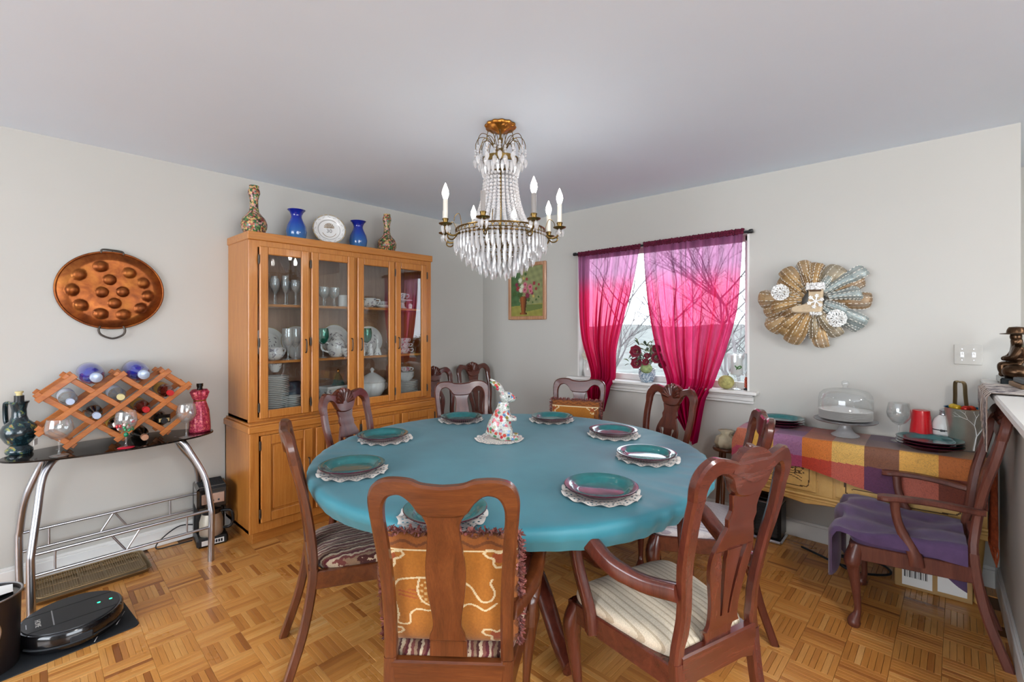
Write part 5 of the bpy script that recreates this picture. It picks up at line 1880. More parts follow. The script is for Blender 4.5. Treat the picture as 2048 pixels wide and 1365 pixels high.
# tiers of hanging prisms
PRISM = MB().lathe([(0, -.074), (.0028, -.068), (.0062, -.05), (.0055, -.006), (.002, 0), (0, .001)], 6).mesh('crystal_prism', M['crystal'], 20)
tiers = [(.236, 1.846, 56), (.206, 1.815, 48), (.176, 1.785, 40), (.145, 1.76, 34), (.112, 1.738, 26), (.078, 1.722, 18), (.043, 1.712, 10)]
for r, z, n_ in tiers:
    MB().tube([(r * math.cos(R(a)), r * math.sin(R(a)), z + .018) for a in range(0, 360, 6)], .0022, 5, closed=True).build('tier_ring', BR, ch)
    for k in range(n_):
        a = 2 * math.pi * k / n_ + r * 7
        inst(PRISM, 'crystal_prism', ch, (r * math.cos(a), r * math.sin(a), z), (0, 0, a), (1.35, 1.35, 1.05 + .12 * math.sin(k * 1.7)))
    mb = MB()
    for k in range(n_):
        a = 2 * math.pi * k / n_ + r * 7
        mb.ball((r * math.cos(a), r * math.sin(a), z + .009), .0075, 6, 4)
    mb.build('button_beads', M['crystal'], ch, sharp=20, kind='stuff')
# eight arms with candle lamps
BULB = emit('bulb_glow', (1.0, .95, .88), 48)
CAND = plain('ivory_sleeve', '#d8d2c6', .5, var=.03)
DARKC = plain('grey_sleeve', '#8a8480', .55, var=.05)
for k in range(8):
    # camera-relative azimuth measured from the near side; local -y points to the camera
    az = R(-13.5 + 45 * k)
    dx, dy = math.sin(az), -math.cos(az)
    rot = math.atan2(dy, dx)
    arm = MB().tube(spline([(RING_R, 0, RING_Z - .01), (.262, 0, RING_Z - .032), (.292, 0, RING_Z - .028), (.312, 0, RING_Z - .004), (.31, 0, RING_Z + .012)], 5), .005, 8)
    arm.tube(spline([(.25, 0, RING_Z - .03), (.27, 0, RING_Z - .052), (.292, 0, RING_Z - .05), (.3, 0, RING_Z - .036), (.29, 0, RING_Z - .03)], 4), .0035, 6)
    ao = arm.build('arm', BR, ch, rot=(0, 0, rot))
    MB().lathe([(0, 1.876), (.012, 1.878), (.031, 1.886), (.033, 1.89), (.012, 1.892), (.012, 1.9), (.016, 1.912), (.014, 1.914), (0, 1.905)], 20, c=(.31, 0, 0)).build('drip_cup', BR, ao)
    unlit = (k == 0)
    MB().lathe([(0, 1.9), (.0115, 1.9), (.0115, 2.008), (0, 2.009)], 18, c=(.31, 0, 0)).build('candle_sleeve', DARKC if k in (0, 1) else CAND, ao)
    if not unlit and k != 6:
        MB().lathe([(.009, 2.008), (.013, 2.02), (.0165, 2.034), (.015, 2.05), (.009, 2.066), (.004, 2.08), (0, 2.088)], 16, c=(.31, 0, 0)).build('candle_bulb', BULB, ao)
    for q, (rx, ry) in enumerate(((.325, .0), (.31, .018), (.31, -.018), (.295, .012))):
        inst(DROP, 'cup_drop', ao, (rx, ry, 1.878), (0, 0, 0), (1, 1, 1.3))
    MB().tube(spline([(RING_R, .02, RING_Z + .018), (.25, .03, RING_Z + .07), (.275, .035, RING_Z + .055), (.28, .035, RING_Z + .03)], 4), .0018, 5).build('side_wire', BR, ao)

# ---------------------------------------------------------------- curtain rod and curtains
rod = thing('curtain_rod', 'dark curtain rod mounted across the top of the window', 'curtain rod', (0, 0, 0))
MB().tube([(1.235, -.045, 2.035), (2.69, -.045, 2.045)], .0085, 10).build('rod_bar', M['rubber'], rod)
for x, z in ((1.23, 2.035), (2.695, 2.045)):
    MB().lathe([(0, -.014), (.014, -.012), (.016, .0), (.014, .012), (0, .014)], 14, m=Matrix.Translation((x, -.045, z)) @ Matrix.Rotation(R(90), 4, 'Y')).build('end_cap', M['black'], rod)
    MB().box(x - .006, x + .006, -.045, 0, z - .006, z + .006).build('bracket', M['black'], rod)


def sheer(name):
    t = NT(name)
    at = t.n('ShaderNodeAttribute', attribute_name='Col')
    v = t.coord((900, 40, 900))
    wv_ = t.noise(v, 1.0, 2)
    col = at.outputs['Color']
    tl = t.n('ShaderNodeBsdfTranslucent')
    df = t.n('ShaderNodeBsdfDiffuse')
    tr = t.n('ShaderNodeBsdfTransparent')
    t.l(col, tl.inputs['Color'])
    t.l(col, df.inputs['Color'])
    t.l(t.mix(.2, col, (1, .85, .92)), tr.inputs['Color'])
    m1 = t.n('ShaderNodeMixShader')
    m1.inputs[0].default_value = .4
    t.l(tl.outputs[0], m1.inputs[1])
    t.l(df.outputs[0], m1.inputs[2])
    lw = t.n('ShaderNodeLayerWeight')
    lw.inputs['Blend'].default_value = .5
    # threads overlap more where the cloth turns edge-on
    f = t.math('MULTIPLY', t.math('POWER', lw.outputs['Facing'], 1.5), .35)
    f = t.math('ADD', f, .70)
    f = t.math('MINIMUM', f, .95)
    m2 = t.n('ShaderNodeMixShader')
    t.l(f, m2.inputs[0])
    t.l(tr.outputs[0], m2.inputs[1])
    t.l(m1.outputs[0], m2.inputs[2])
    return t.surf(m2.outputs[0])


M['sheer'] = sheer('magenta_sheer')
M['header'] = plain('burgundy_ruffle', '#5c0f2c', .95, var=.25, scale=60)


def curtain(label, le, re, z_top, nf, seed, col_top, col_mid, col_low, hem_cut):
    rnd = random.Random(seed)
    cu = thing('curtain', label, 'curtain', (0, 0, 0), 0, 'sheer red curtains')
    ph = [rnd.uniform(0, 6.28) for _ in range(6)]
    zb = le[-1][0]

    def fn(u, v_):
        z = z_top + (zb - z_top) * v_
        a, b = smooth([(-p[0], p[1]) for p in le], -z), smooth([(-p[0], p[1]) for p in re], -z)
        uu = u + .018 * math.sin(u * 17 + ph[0]) + .012 * math.sin(u * 41 + ph[1] + v_ * 2)
        x = a + (b - a) * max(0, min(1, uu))
        gather = 1 - abs(b - a) / abs(le_w)
        amp = .012 + .022 * v_ + .03 * max(0, gather)
        y = -.05 - .012 * v_ + amp * (.6 * math.sin(u * 6.283 * nf + ph[2] + .8 * math.sin(v_ * 3)) + .4 * math.sin(u * 6.283 * nf * 1.7 + ph[3])) * (.25 + .75 * min(1, v_ * 3))
        if z < .95:
            y -= .075 * min(1, (.95 - z) / .08)
        zz = z + hem_cut(u) * max(0, (v_ - .78) / .22)
        return (x, y, zz)
    le_w = smooth([(-p[0], p[1]) for p in re], -z_top) - smooth([(-p[0], p[1]) for p in le], -z_top)

    def colf(u, v_):
        z = z_top + (zb - z_top) * v_
        f = max(0, min(1, (1.86 - z) / .22))
        f = f * f * (3 - 2 * f)
        g = max(0, min(1, (1.2 - z) / .4))
        k = .62 + .55 * (.5 + .5 * math.sin(u * 61 + 3 * math.sin(u * 13))) ** .7 * (.8 + .2 * math.sin(u * 149))  # dark fold lines painted into the cloth colour as vertical streaks
        c = tuple((a * (1 - f) + b * f) for a, b in zip(col_top, col_mid))
        c = tuple(min(1, (a * (1 - g) + b * g) * k) for a, b in zip(c, col_low))
        return c
    MB().grid(fn, 220, 90, colfn=colf).build('sheer_panel', M['sheer'], cu, sharp=180)
    mb = MB()
    a, b = fn(0, 0)[0], fn(1, 0)[0]
    for i, (zo, rr) in enumerate(((.012, .013), (-.006, .011))):
        mb.tube([(a + (b - a) * q / 120, -.045 + .004 * math.sin(q * 2.1), z_top + zo + .004 * math.sin(q * 1.7) + .010 * (a + (b - a) * q / 120 - 1.95)) for q in range(121)], [rr * (.8 + .35 * abs(math.sin(q * 1.3))) for q in range(121)], 8)
    mb.build('ruffled_header', M['header'], cu, sharp=180)
    return cu


PT, PM, PL2 = C('#b06a96'), C('#ee3a78'), C('#d8185a')
curtain('sheer magenta curtain on the left half of the window',
        [(2.035, 1.252), (1.7, 1.262), (1.3, 1.31), (1.0, 1.42), (.85, 1.44), (.62, 1.50)],
        [(2.035, 1.875), (1.8, 1.83), (1.5, 1.745), (1.2, 1.66), (1.0, 1.645), (.85, 1.63), (.62, 1.56)],
        2.03, 13, 4, PT, PM, PL2, lambda u: .0 + .1 * (u - .5))
curtain('sheer magenta curtain on the right half of the window',
        [(2.04, 1.885), (1.8, 1.905), (1.5, 1.95), (1.2, 2.02), (1.0, 2.10), (.85, 2.14), (.60, 2.29)],
        [(2.04, 2.645), (1.8, 2.63), (1.5, 2.60), (1.2, 2.52), (1.0, 2.45), (.85, 2.40), (.60, 2.345)],
        2.04, 15, 9, PT, C('#ee4080'), C('#e0186e'), lambda u: -.02 + .1 * (.5 - u))

# ---------------------------------------------------------------- flower painting
pic = thing('flower_painting', 'framed painting of pink flowers in a brown vase left of the window', 'painting', (0, 0, 0))
PX0, PX1, PZ0, PZ1 = .392, .878, 1.45, 2.015
fl = [(.30, .72, .05, 'w'), (.36, .60, .045, 'w'), (.32, .53, .05, 'w'), (.45, .63, .055, 'p'), (.44, .53, .06, 'p'), (.23, .56, .05, 'r'), (.19, .64, .04, 'd'), (.60, .58, .06, 'p'), (.62, .50, .05, 'p'), (.52, .42, .055, 'd'), (.72, .65, .035, 'r'), (.78, .54, .03, 'r'), (.86, .62, .025, 'r'), (.66, .46, .035, 'd'), (.40, .76, .03, 'y'), (.50, .74, .03, 'r'), (.46, .84, .03, 'g'), (.70, .40, .03, 'y'), (.78, .33, .02, 'g'), (.68, .28, .018, 'g'), (.85, .38, .02, 'g'), (.12, .46, .05, 'g'), (.30, .44, .06, 'g'), (.55, .34, .04, 'g')]
FC = {'w': '#cfd0b8', 'p': '#c4717f', 'r': '#8e2f38', 'd': '#7a2740', 'y': '#b9a05a', 'g': '#3f5a2a'}


def paint_col(u, v_):
    n_ = .03 * math.sin(u * 37 + v_ * 21) + .03 * math.sin(u * 11 - v_ * 53)
    c = None
    for (x, y, r, k) in fl:
        d = math.hypot((u - x) * .85, v_ - y)
        if d < r * (1 + .2 * math.sin(9 * math.atan2(v_ - y, u - x))):
            c = C(FC[k])
            if k == 'p' and d < r * .4: c = C('#8e2f45')
            c = tuple(a * (.85 + .3 * (1 - d / r)) for a in c)
            return c
    if v_ > .05 and v_ < .40:
        hw = .055 + .06 * (v_ - .05) / .35
        if v_ < .085: hw = .11
        if abs(u - .40) < hw:
            s = (u - .40) / hw
            return tuple(a * (1.25 - .9 * abs(s + .35)) for a in C('#8c4e22'))
    if v_ < .21 + .05 * u:
        if .48 < u < .95 and v_ > .10 + .12 * (u - .48) and v_ < .24: return C('#64703a')
        return tuple(a * (1 + n_ * 2) for a in C('#8f8a42'))
    if u < .3 + n_: return tuple(a * (1 + n_ * 3) for a in C('#47663c'))
    return tuple(a * (1 + n_ * 3) for a in C('#83875a'))


w_ = .036
MB().grid(lambda u, v_: (PX0 + w_ * .8 + (PX1 - PX0 - 1.6 * w_) * u, -.014, PZ0 + w_ * .8 + (PZ1 - PZ0 - 1.6 * w_) * v_), 90, 110, colfn=paint_col).build('canvas', M['attr'], pic, sharp=180)
FRM = wood('pale_frame_wood', '#8d5f42', '#b3825f', '#c99b79', 'z', 1.5, .4, .2)
for a in ((PX0, PX0 + w_, PZ0, PZ1), (PX1 - w_, PX1, PZ0, PZ1), (PX0 + w_, PX1 - w_, PZ0, PZ0 + w_), (PX0 + w_, PX1 - w_, PZ1 - w_, PZ1)):
    MB().box(a[0], a[1], -.026, -.001, a[2], a[3], .006).build('frame_bar', FRM, pic)
MB().tube([(.15, -.001, 1.93), (.15, -.014, 1.93)], .003, 6).build('wall_nail', M['iron'], None, 'small bare nail in the wall left of the painting', 'nail', loc=(0, 0, 0))

# ---------------------------------------------------------------- wreath
wre = thing('mesh_wreath', 'gold and silver mesh ribbon wreath with a boot ornament on the window wall', 'wreath', (3.075, -.01, 1.545))
t = NT('gold_mesh_ribbon')
at = t.attr()
v = t.coord()
wvn = t.n('ShaderNodeTexWave')
wvn.inputs['Scale'].default_value = 130
wvn.inputs['Distortion'].default_value = 4
t.l(v, wvn.inputs['Vector'])
tr = t.n('ShaderNodeBsdfTransparent')
b = t.pbr(at, .4, .35)
mx_ = t.n('ShaderNodeMixShader')
t.l(t.ramp(wvn.outputs['Fac'], [(.25, (.32,) * 3), (.6, (.85,) * 3)]), mx_.inputs[0])
t.l(tr.outputs[0], mx_.inputs[1])
t.l(b, mx_.inputs[2])
M['mesh_ribbon'] = t.surf(mx_.outputs[0])
M['bead_thread'] = plain('silver_thread', '#e9e4da', .5, 0)
rnd = random.Random(21)
MB().tube([(.15 * math.cos(R(a)), -.03, .15 * math.sin(R(a))) for a in range(0, 360, 10)], .03, 8, closed=True).build('wreath_ring', plain('brown_mesh', '#6e5236', .8, var=.3, scale=60), wre)
lobes = []
for k in range(17):
    lobes.append((2 * math.pi * k / 17 + rnd.uniform(-.1, .1), rnd.uniform(.055, .08), rnd.uniform(.225, .30), rnd.uniform(.036, .056), rnd.uniform(.01, .035)))
for k in range(15):
    lobes.append((2 * math.pi * (k + .5) / 15 + rnd.uniform(-.1, .1), rnd.uniform(.06, .09), rnd.uniform(.16, .235), rnd.uniform(.03, .05), rnd.uniform(.04, .075)))
for k, (a, in_r, out_r, wd, lift) in enumerate(lobes):
    if abs(a - .12) < .18 and lift < .03: out_r += .07
    if abs(a - .75) < .2 and lift < .03: out_r += .035
    ca, sa = math.cos(a), math.sin(a)
    east = ca + .3 * rnd.uniform(-1, 1)
    base = C('#b9935f') if east < .2 else (C('#a8977a') if east < .6 else C('#9aa6a4'))
    if rnd.random() < .2: base = C('#94724a')
    span = rnd.uniform(3.4, 4.3)
    ph = rnd.uniform(0, 6)
    tw = rnd.uniform(-.05, .05)

    def loop(u, v_, tw=tw, ca=ca, sa=sa, out_r=out_r, in_r=in_r, wd=wd, lift=lift, span=span, ph=ph):
        """puffed half-open tube of ribbon, flaring from the ring outwards"""
        ang = u * 2.5
        g = math.sin(ang / 2.5 * 2.6 + .35)
        rr = wd * (.3 + .7 * max(0, g)) * (1 + .10 * math.sin(u * 9 + ph))
        th_ = -span / 2 + span * v_
        r = in_r + (out_r - in_r) * (math.sin(ang) if ang < 1.5708 else 1 - .1 * (1 - math.sin(ang)))
        off = tw * u + rr * math.sin(th_) * (1 + .15 * math.sin(v_ * 12 + ph))
        h = -(.03 + lift) - .035 * math.cos(ang) - rr * (.3 + .8 * math.cos(th_)) * max(.1, math.cos(ang * .62))
        r += rr * .45 * max(0, math.cos(th_)) * math.sin(ang)
        return (ca * r - sa * off, min(-.004, h), sa * r + ca * off)
    mb = MB()
    mb.grid(loop, 18, 17, colfn=lambda u, v_, base=base: tuple(min(1, c * (.7 + .55 * abs(math.sin(v_ * 19)))) for c in base))
    lp = mb.build('ribbon_loop', M['mesh_ribbon'], wre, sharp=180)
    th = MB()
    for vv_ in (0, .2, .4, .6, .8, 1):
        pts = [loop(q / 15, vv_) for q in range(16)]
        for q in range(15):
            p0 = Vector(pts[q])
            p1 = Vector(pts[q + 1])
            th.tube([p0 + (p1 - p0) * .1 + Vector((0, -.0012, 0)), p0 + (p1 - p0) * .65 + Vector((0, -.0012, 0))], .0024, 4, cap=False)
    th.tube([loop(1, q / 24) for q in range(25)], .0012, 4, cap=False)
    th.build('silver_stitching', M['bead_thread'], lp, kind='stuff', sharp=180)
boot = thing('boot_ornament', 'beige knit boot ornament with white fur cuff at the wreath centre', 'ornament', (3.065, -.165, 1.545))
ol = spline([(-.005, .07), (.062, .07), (.064, .0), (.062, -.055), (.05, -.075), (.0, -.078), (-.06, -.075), (-.095, -.07), (-.105, -.052), (-.095, -.036), (-.05, -.026), (-.012, -.006), (-.004, .03), (-.005, .07)], 4)[:-1]
KN = plain('beige_knit', '#c4ae90', .9, var=.1, scale=80, bump=.5, bscale=160)
MB().prism(ol, .028, -.018, 'y', .01).build('boot_body', KN, boot)
fur = MB()
rnd = random.Random(5)
for k in range(260):
    x, z = rnd.uniform(-.014, .072), rnd.uniform(.07, .104)
    fur.ball((x, rnd.uniform(-.034, .03), z), (.009, .008, .007), 5, 4)
fur.build('fur_cuff', plain('white_fur', '#ece9e6', .95, var=.05), boot, kind='stuff', sharp=180)
fur = MB()
for k in range(90):
    fur.ball((rnd.uniform(.004, .058), rnd.uniform(-.026, .02), rnd.uniform(-.088, -.072)), (.008, .007, .005), 5, 4)
fur.build('fur_sole', M['white'], boot, kind='stuff', sharp=180)
MB().box(.0, .062, -.026, -.016, .055, .066, .003).build('ribbon_band', plain('brown_ribbon', '#5d4630', .7), boot)


def flake(parent, cx, cy, cz, r, th_=.004, arms=6, dense=False):
    mb = MB()
    for k in range(arms):
        a = math.pi * 2 * k / arms + .3
        d = Vector((math.cos(a), 0, math.sin(a)))
        p = Vector((-math.sin(a), 0, math.cos(a)))
        c = Vector((cx, cy, cz))
        mb.tube([c, c + d * r], th_, 5)
        for f in ((.55, .35), (.8, .25)):
            q = c + d * r * f[0]
            for s in (-1, 1):
                mb.tube([q, q + (d + p * s).normalized() * r * f[1]], th_ * .85, 5)
    if dense:
        rnd_ = random.Random(int(cx * 1000))
        for k in range(70):
            a = rnd_.uniform(0, 6.28)
            rr = r * math.sqrt(rnd_.random())
            mb.ball((cx + rr * math.cos(a), cy - .02 * (1 - rr / r), cz + rr * math.sin(a)), .005, 5, 4)
    return mb.build('snowflake', M['china'], parent)


flake(boot, .032, -.024, -.005, .044)
for x, z, lab in ((2.90, 1.605, 'white beaded snowflake ornament on the upper left of the wreath'), (3.20, 1.435, 'white beaded snowflake ornament on the lower right of the wreath')):
    so = thing('snowflake_ornament', lab, 'ornament', (x, -.165, z), 0, 'snowflakes on the wreath')
    flake(so, 0, 0, 0, .052, .004, 12, True)

# ---------------------------------------------------------------- light switch
sw = thing('light_switch', 'white double toggle light switch plate on the window wall above the half wall', 'switch', (3.771, 0, 1.233))
MB().box(-.056, .056, -.006, -.0005, -.055, .055, .003).build('cover_plate', M['wall'], sw)
for x in (-.023, .023):
    MB().box(x - .007, x + .007, -.0068, -.005, -.013, .013).build('toggle_slot', M['chrome'], sw)
    MB().box(x - .0045, x + .0045, -.02, -.005, -.002, .011, .002).build('toggle', M['white'], sw)
    for z in (-.03, .03):
        MB().lathe([(0, 0), (.003, 0), (.003, .001), (0, .0012)], 10, m=Matrix.Translation((x, -.006, z)) @ Matrix.Rotation(R(90), 4, 'X')).build('screw', M['chrome'], sw)

# ---------------------------------------------------------------- things on the window sill
SZ_ = .933
pot = thing('flower_pot', 'blue and white pot of dark red artificial flowers on the window sill', 'flower arrangement', (1.90, .01, SZ_))
t = NT('blue_white_pot')
v = t.coord()
cc = t.ramp(t.noise(v, 34, 3, .5, 2.5), [(.47, C('#c9d2d6')), (.52, C('#45607c')), (.6, C('#7c93a6'))])
M['bluewhite'] = t.surf(t.pbr(cc, .2, 0, None, .3))
MB().lathe([(0, 0), (.045, 0), (.06, .03), (.068, .07), (.064, .1), (.07, .11), (.064, .11), (.05, .08), (0, .08)], 32).build('pot', M['bluewhite'], pot)
LEAFM = [plain('dark_leaf', '#33472f', .6, var=.3, scale=20), plain('pale_leaf', '#86935f', .6, var=.3, scale=20), plain('dusty_leaf', '#8f9a86', .7, var=.2, scale=20)]
rnd = random.Random(12)


def leaf_mesh(mat):
    mb = MB()
    mb.grid(lambda u, v_: (.5 * math.sin(math.pi * u) ** .8 * (v_ - .5) * .7, u, .12 * math.sin(u * 3) + .25 * abs(v_ - .5) * math.sin(math.pi * u)), 7, 3)
    return mb.mesh('leaf', mat, 180)


LV = [leaf_mesh(m) for m in LEAFM]
for k in range(120):
    a = rnd.uniform(0, 6.28)
    el = rnd.uniform(-.3, 1.5)
    rr = rnd.uniform(.03, .16)
    c = Vector((rr * math.cos(a) * math.cos(el), rr * .7 * math.sin(a) * math.cos(el), .16 + rr * 1.15 * math.sin(el)))
    o = inst(LV[rnd.choice((0, 0, 1, 2, 2))], 'leaf', pot, c, (rnd.uniform(-.6, 1.0), rnd.uniform(-.6, .6), a - 1.57), (rnd.uniform(.04, .065),) * 3)
for k in range(8):
    a = R(200 + 45 * k)
    MB().tube(spline([(0, 0, .09), (.04 * math.cos(a), .03 * math.sin(a), .16), (.09 * math.cos(a), .05 * math.sin(a), .2)], 4), .003, 5).build('stem', LEAFM[0], pot)
PET = NT('crimson_petal')
v = PET.coord()
PETM = PET.surf(PET.pbr(PET.ramp(PET.noise(v, 40, 3), [(.3, C('#5e0a22')), (.7, C('#9c1838'))]), .6, 0, None, 0, .4, sheen=.3))
pm_ = MB()
pm_.grid(lambda u, v_: ((v_ - .5) * 1.0 * math.sin(math.pi * min(1, u * .9 + .1)) ** .6, u, .35 * u * u + .2 * abs(v_ - .5)), 7, 5)
PETMESH = pm_.mesh('petal', PETM, 180)
for (x, y, z, s, yaw) in ((-.045, -.075, .245, .062, 0), (-.05, -.07, .15, .055, .2), (.035, -.07, .215, .03, .4), (.03, -.075, .165, .035, .2), (.11, -.06, .20, .055, .5), (.10, -.05, .27, .045, .6), (.14, -.04, .15, .04, .7)):
    f = bpy.data.objects.new('flower_head', MB().ball((0, 0, .05), (.16, .16, .12), 10, 6).mesh('flower_head', LEAFM[1]))
    COL.objects.link(f)
    f.parent = pot
    f.location = (x, y, z)
    f.rotation_euler = (R(80), 0, yaw)
    f.scale = (s,) * 3
    for ring, (n_, ln, tilt_) in enumerate(((7, 1.0, .25), (5, .75, .7))):
        for k in range(n_):
            a = 6.283 * k / n_ + ring * .4
            inst(PETMESH, 'petal', f, (0, 0, .02), (tilt_, 0, a), (ln,) * 3)
MB().ball((.02, -.055, .115), (.05, .04, .042), 12, 8).build('green_hydrangea', plain('pale_green_bloom', '#8fa06a', .8, var=.3, scale=50, bump=.6, bscale=60), pot)

can = thing('candle_holder', 'glass goblet holding a white pillar candle at the right of the sill', 'candle', (2.585, .012, SZ_))
MB().lathe([(0, 0), (.04, 0), (.04, .004), (.01, .012), (.008, .04), (.014, .085), (.05, .105), (.068, .14), (.07, .2), (.068, .26), (.066, .26), (.066, .14), (.048, .11), (0, .1)], 32).build('glass_goblet', M['glass'], can)
MB().lathe([(0, .108), (.038, .108), (.039, .115), (.039, .245), (.03, .25), (0, .247)], 28).build('pillar_candle', plain('white_wax', '#e4e3df', .5, var=.02), can)
MB().tube(spline([(.02, -.07, .15), (.03, -.075, .165), (.045, -.072, .175), (.05, -.068, .165), (.035, -.072, .155), (.02, -.075, .165), (.01, -.07, .175)], 4), .004, 6).build('green_bow', plain('green_ribbon', '#3c6a2c', .5), can)
MB().ball((0, 0, .05), (.055, .05, .05), 20, 12).build('moss_ball', plain('straw_moss', '#a9a266', .9, var=.3, scale=40, bump=.8, bscale=90), None, 'yellow-green straw ball on the sill beside the candle goblet', 'ornament', loc=(2.52, -.01, SZ_))
orn = thing('coral_ornament', 'small orange-red upright ornament on a dark base at the sill corner', 'ornament', (2.645, .03, SZ_))
MB().box(-.016, .016, -.016, .016, 0, .01, .003).build('base', M['black'], orn)
mb = MB()
for k in range(14):
    mb.ball((.008 * math.cos(k * 2.1), .008 * math.sin(k * 2.1), .016 + .0052 * k), .009, 8, 6)
mb.build('coral_body', plain('coral_red', '#b9513a', .5, var=.2, scale=60), orn)
wf = thing('white_flower_vase', 'white vase with pale flowers on the sill behind the left curtain', 'vase', (1.33, .03, SZ_))
MB().lathe([(0, 0), (.035, 0), (.05, .05), (.045, .1), (.028, .13), (.034, .145), (.03, .145), (0, .12)], 24).build('vase_body', M['china'], wf)
for k in range(7):
    a = k * .9
    MB().ball((.04 * math.cos(a), .025 * math.sin(a), .17 + .022 * (k % 3)), (.03, .026, .024), 9, 6).build('pale_bloom', plain('cream_petal_%d' % k, '#e4dcc8', .8, var=.12, scale=60, bump=.5), wf)
# ---------------------------------------------------------------- painted sideboard
SBX0, SBX1, SBY, SBZ = 2.70, 3.825, -.375, .735
sbd = thing('painted_sideboard', 'distressed yellow painted sideboard with scenic panels below the wreath', 'sideboard', (0, 0, 0))
t = NT('aged_yellow_paint')
v = t.coord()
n1 = t.noise(v, 7, 5, .6)
wear = t.noise(t.coord((30, 30, 6)), 3, 4, .7)
cc = t.ramp(n1, [(.3, C('#b98c4a')), (.6, C('#d0a763')), (.8, C('#d9b878'))])
cc = t.mix(t.ramp(wear, [(.68, (0, 0, 0)), (.74, (1, 1, 1))]), cc, C('#6d4a22'))
M['yellow_paint'] = t.surf(t.pbr(cc, .45, 0, None, .15))


def bow(x):
    s = (x - (SBX0 + SBX1) / 2) / ((SBX1 - SBX0) / 2)
    return SBY - .0 + .035 * s * s


XS = [SBX0 + (SBX1 - SBX0) * k / 24 for k in range(25)]
mb = MB()
o_ = [(x, bow(x)) for x in XS] + [(SBX1, -.02), (SBX0, -.02)]
mb.prism(o_, .40, SBZ - .02, 'z')
mb.build('body', M['yellow_paint'], sbd)
o_ = [(x, bow(x) - .012) for x in XS] + [(SBX1 + .0, -.018), (SBX0 - .012, -.018)]
MB().prism(o_, SBZ - .02, SBZ, 'z', .003).build('top_board', M['yellow_paint'], sbd)
# moulded apron with a scalloped lower edge
mb = MB()
pr = []
for x in XS:
    s = (x - SBX0) / (SBX1 - SBX0)
    pr.append(((x, .352 + .018 * abs(math.sin(s * 9.42)) - .02 * math.exp(-((s - .57) * 14) ** 2)), (x, .405)))
mb.ribbon(pr, .02, lambda x, z: bow(x) - .006, .004)
mb.build('apron', M['yellow_paint'], sbd)
mb = MB()
mb.tube([(x, bow(x) - .014, .405) for x in XS], .009, 8)
mb.tube([(x, bow(x) - .012, .385) for x in XS], .006, 8)
mb.build('apron_moulding', M['yellow_paint'], sbd)
ac = MB()
for k in range(7):
    a = R(180 + 30 * k)
    ac.ball((3.262 + .028 * math.cos(a), bow(3.26) - .016, .362 + .026 * math.sin(a)), (.011, .007, .011), 8, 6)
ac.build('carved_leaf', M['yellow_paint'], sbd)
for x, y in ((SBX0 + .04, -.31), (SBX1 - .03, -.24), (SBX0 + .04, -.06), (SBX1 - .04, -.06)):
    p = spline([(x, y, .40, .03), (x, y - .008, .3, .028), (x, y, .16, .018), (x, y, .05, .014), (x, y - .006, .02, .02), (x, y - .006, 0, .016)], 4)
    MB().tube([q[:3] for q in p], [q[3] for q in p], 10).build('leg', M['yellow_paint'], sbd)
# two scenic drawer fronts, painted lines as raised print
INK = C('#4a3014')
BASE = C('#cfa662')


def scene_col(seed):
    rn = random.Random(seed)
    strokes = []
    border = [(.05, .12), (.12, .06), (.5, .04), (.88, .06), (.95, .14), (.96, .5), (.95, .86), (.9, .95), (.5, .96), (.1, .95), (.05, .86), (.04, .5), (.05, .12)]
    strokes.append((spline(border, 6), .012))
    for k in range(7):
        y0 = .22 + .055 * k
        strokes.append((spline([(.1 + .15 * q, y0 + rn.uniform(-.04, .04) + .03 * math.sin(q * 2 + k)) for q in range(6)], 3), .009))
    for k in range(7):
        x0 = rn.uniform(.12, .88)
        b = [(x0, .35), (x0 + rn.uniform(-.04, .04), .55), (x0 + rn.uniform(-.08, .08), .75)]
        strokes.append((b, .012))
        for q in range(5):
            s = rn.choice((b[1], b[2]))
            strokes.append(([s, (s[0] + rn.uniform(-.1, .1), s[1] + rn.uniform(-.02, .15))], .008))
    blobs = [(rn.uniform(.1, .9), rn.uniform(.3, .85), rn.uniform(.015, .035)) for _ in range(30)]

    def f(u, v_):
        uu = u * 1.6
        for p, w in strokes:
            if min(seg(uu, v_, p[i][0] * 1.6, p[i][1], p[i + 1][0] * 1.6, p[i + 1][1]) for i in range(len(p) - 1)) < w: return INK
        for x, y, r in blobs:
            if math.hypot(uu - x * 1.6, v_ - y) < r: return C('#5d3d1a')
        n_ = .06 * math.sin(u * 40 + v_ * 13) * math.sin(v_ * 31)
        return tuple(a * (1 + n_) for a in BASE)
    return f


for i, (xa, xb) in enumerate(((SBX0 + .05, 3.13), (3.225, SBX1 - .05))):
    dr = MB()
    dr.ribbon([((xa + (xb - xa) * k / 12, .425), (xa + (xb - xa) * k / 12, .705)) for k in range(13)], .016, lambda x, z: bow(x) - .003, .004)
    d = dr.build('drawer_front', M['yellow_paint'], sbd)
    MB().grid(lambda u, v_, xa=xa, xb=xb: ((lambda x: (x, bow(x) - .0118, .437 + .256 * v_))(xa + .02 + (xb - xa - .04) * u)), 90, 56, colfn=scene_col(i + 3)).build('painted_scene', attr_mat('painted_scene_%d' % i, .45, .08, 30), d, sharp=180)
    for x in (xa + .03, xb - .03):
        MB().lathe([(0, 0), (.012, 0), (.01, .008), (.005, .012), (0, .013)], 14, m=Matrix.Translation((x, bow(x) - .011, .62)) @ Matrix.Rotation(R(90), 4, 'X')).build('knob', M['iron'], d)
MB().ribbon([((3.145, .41), (3.145, .712)), ((3.21, .41), (3.21, .712))], .012, lambda x, z: bow(x) - .002, .003).build('centre_stile', M['yellow_paint'], sbd)

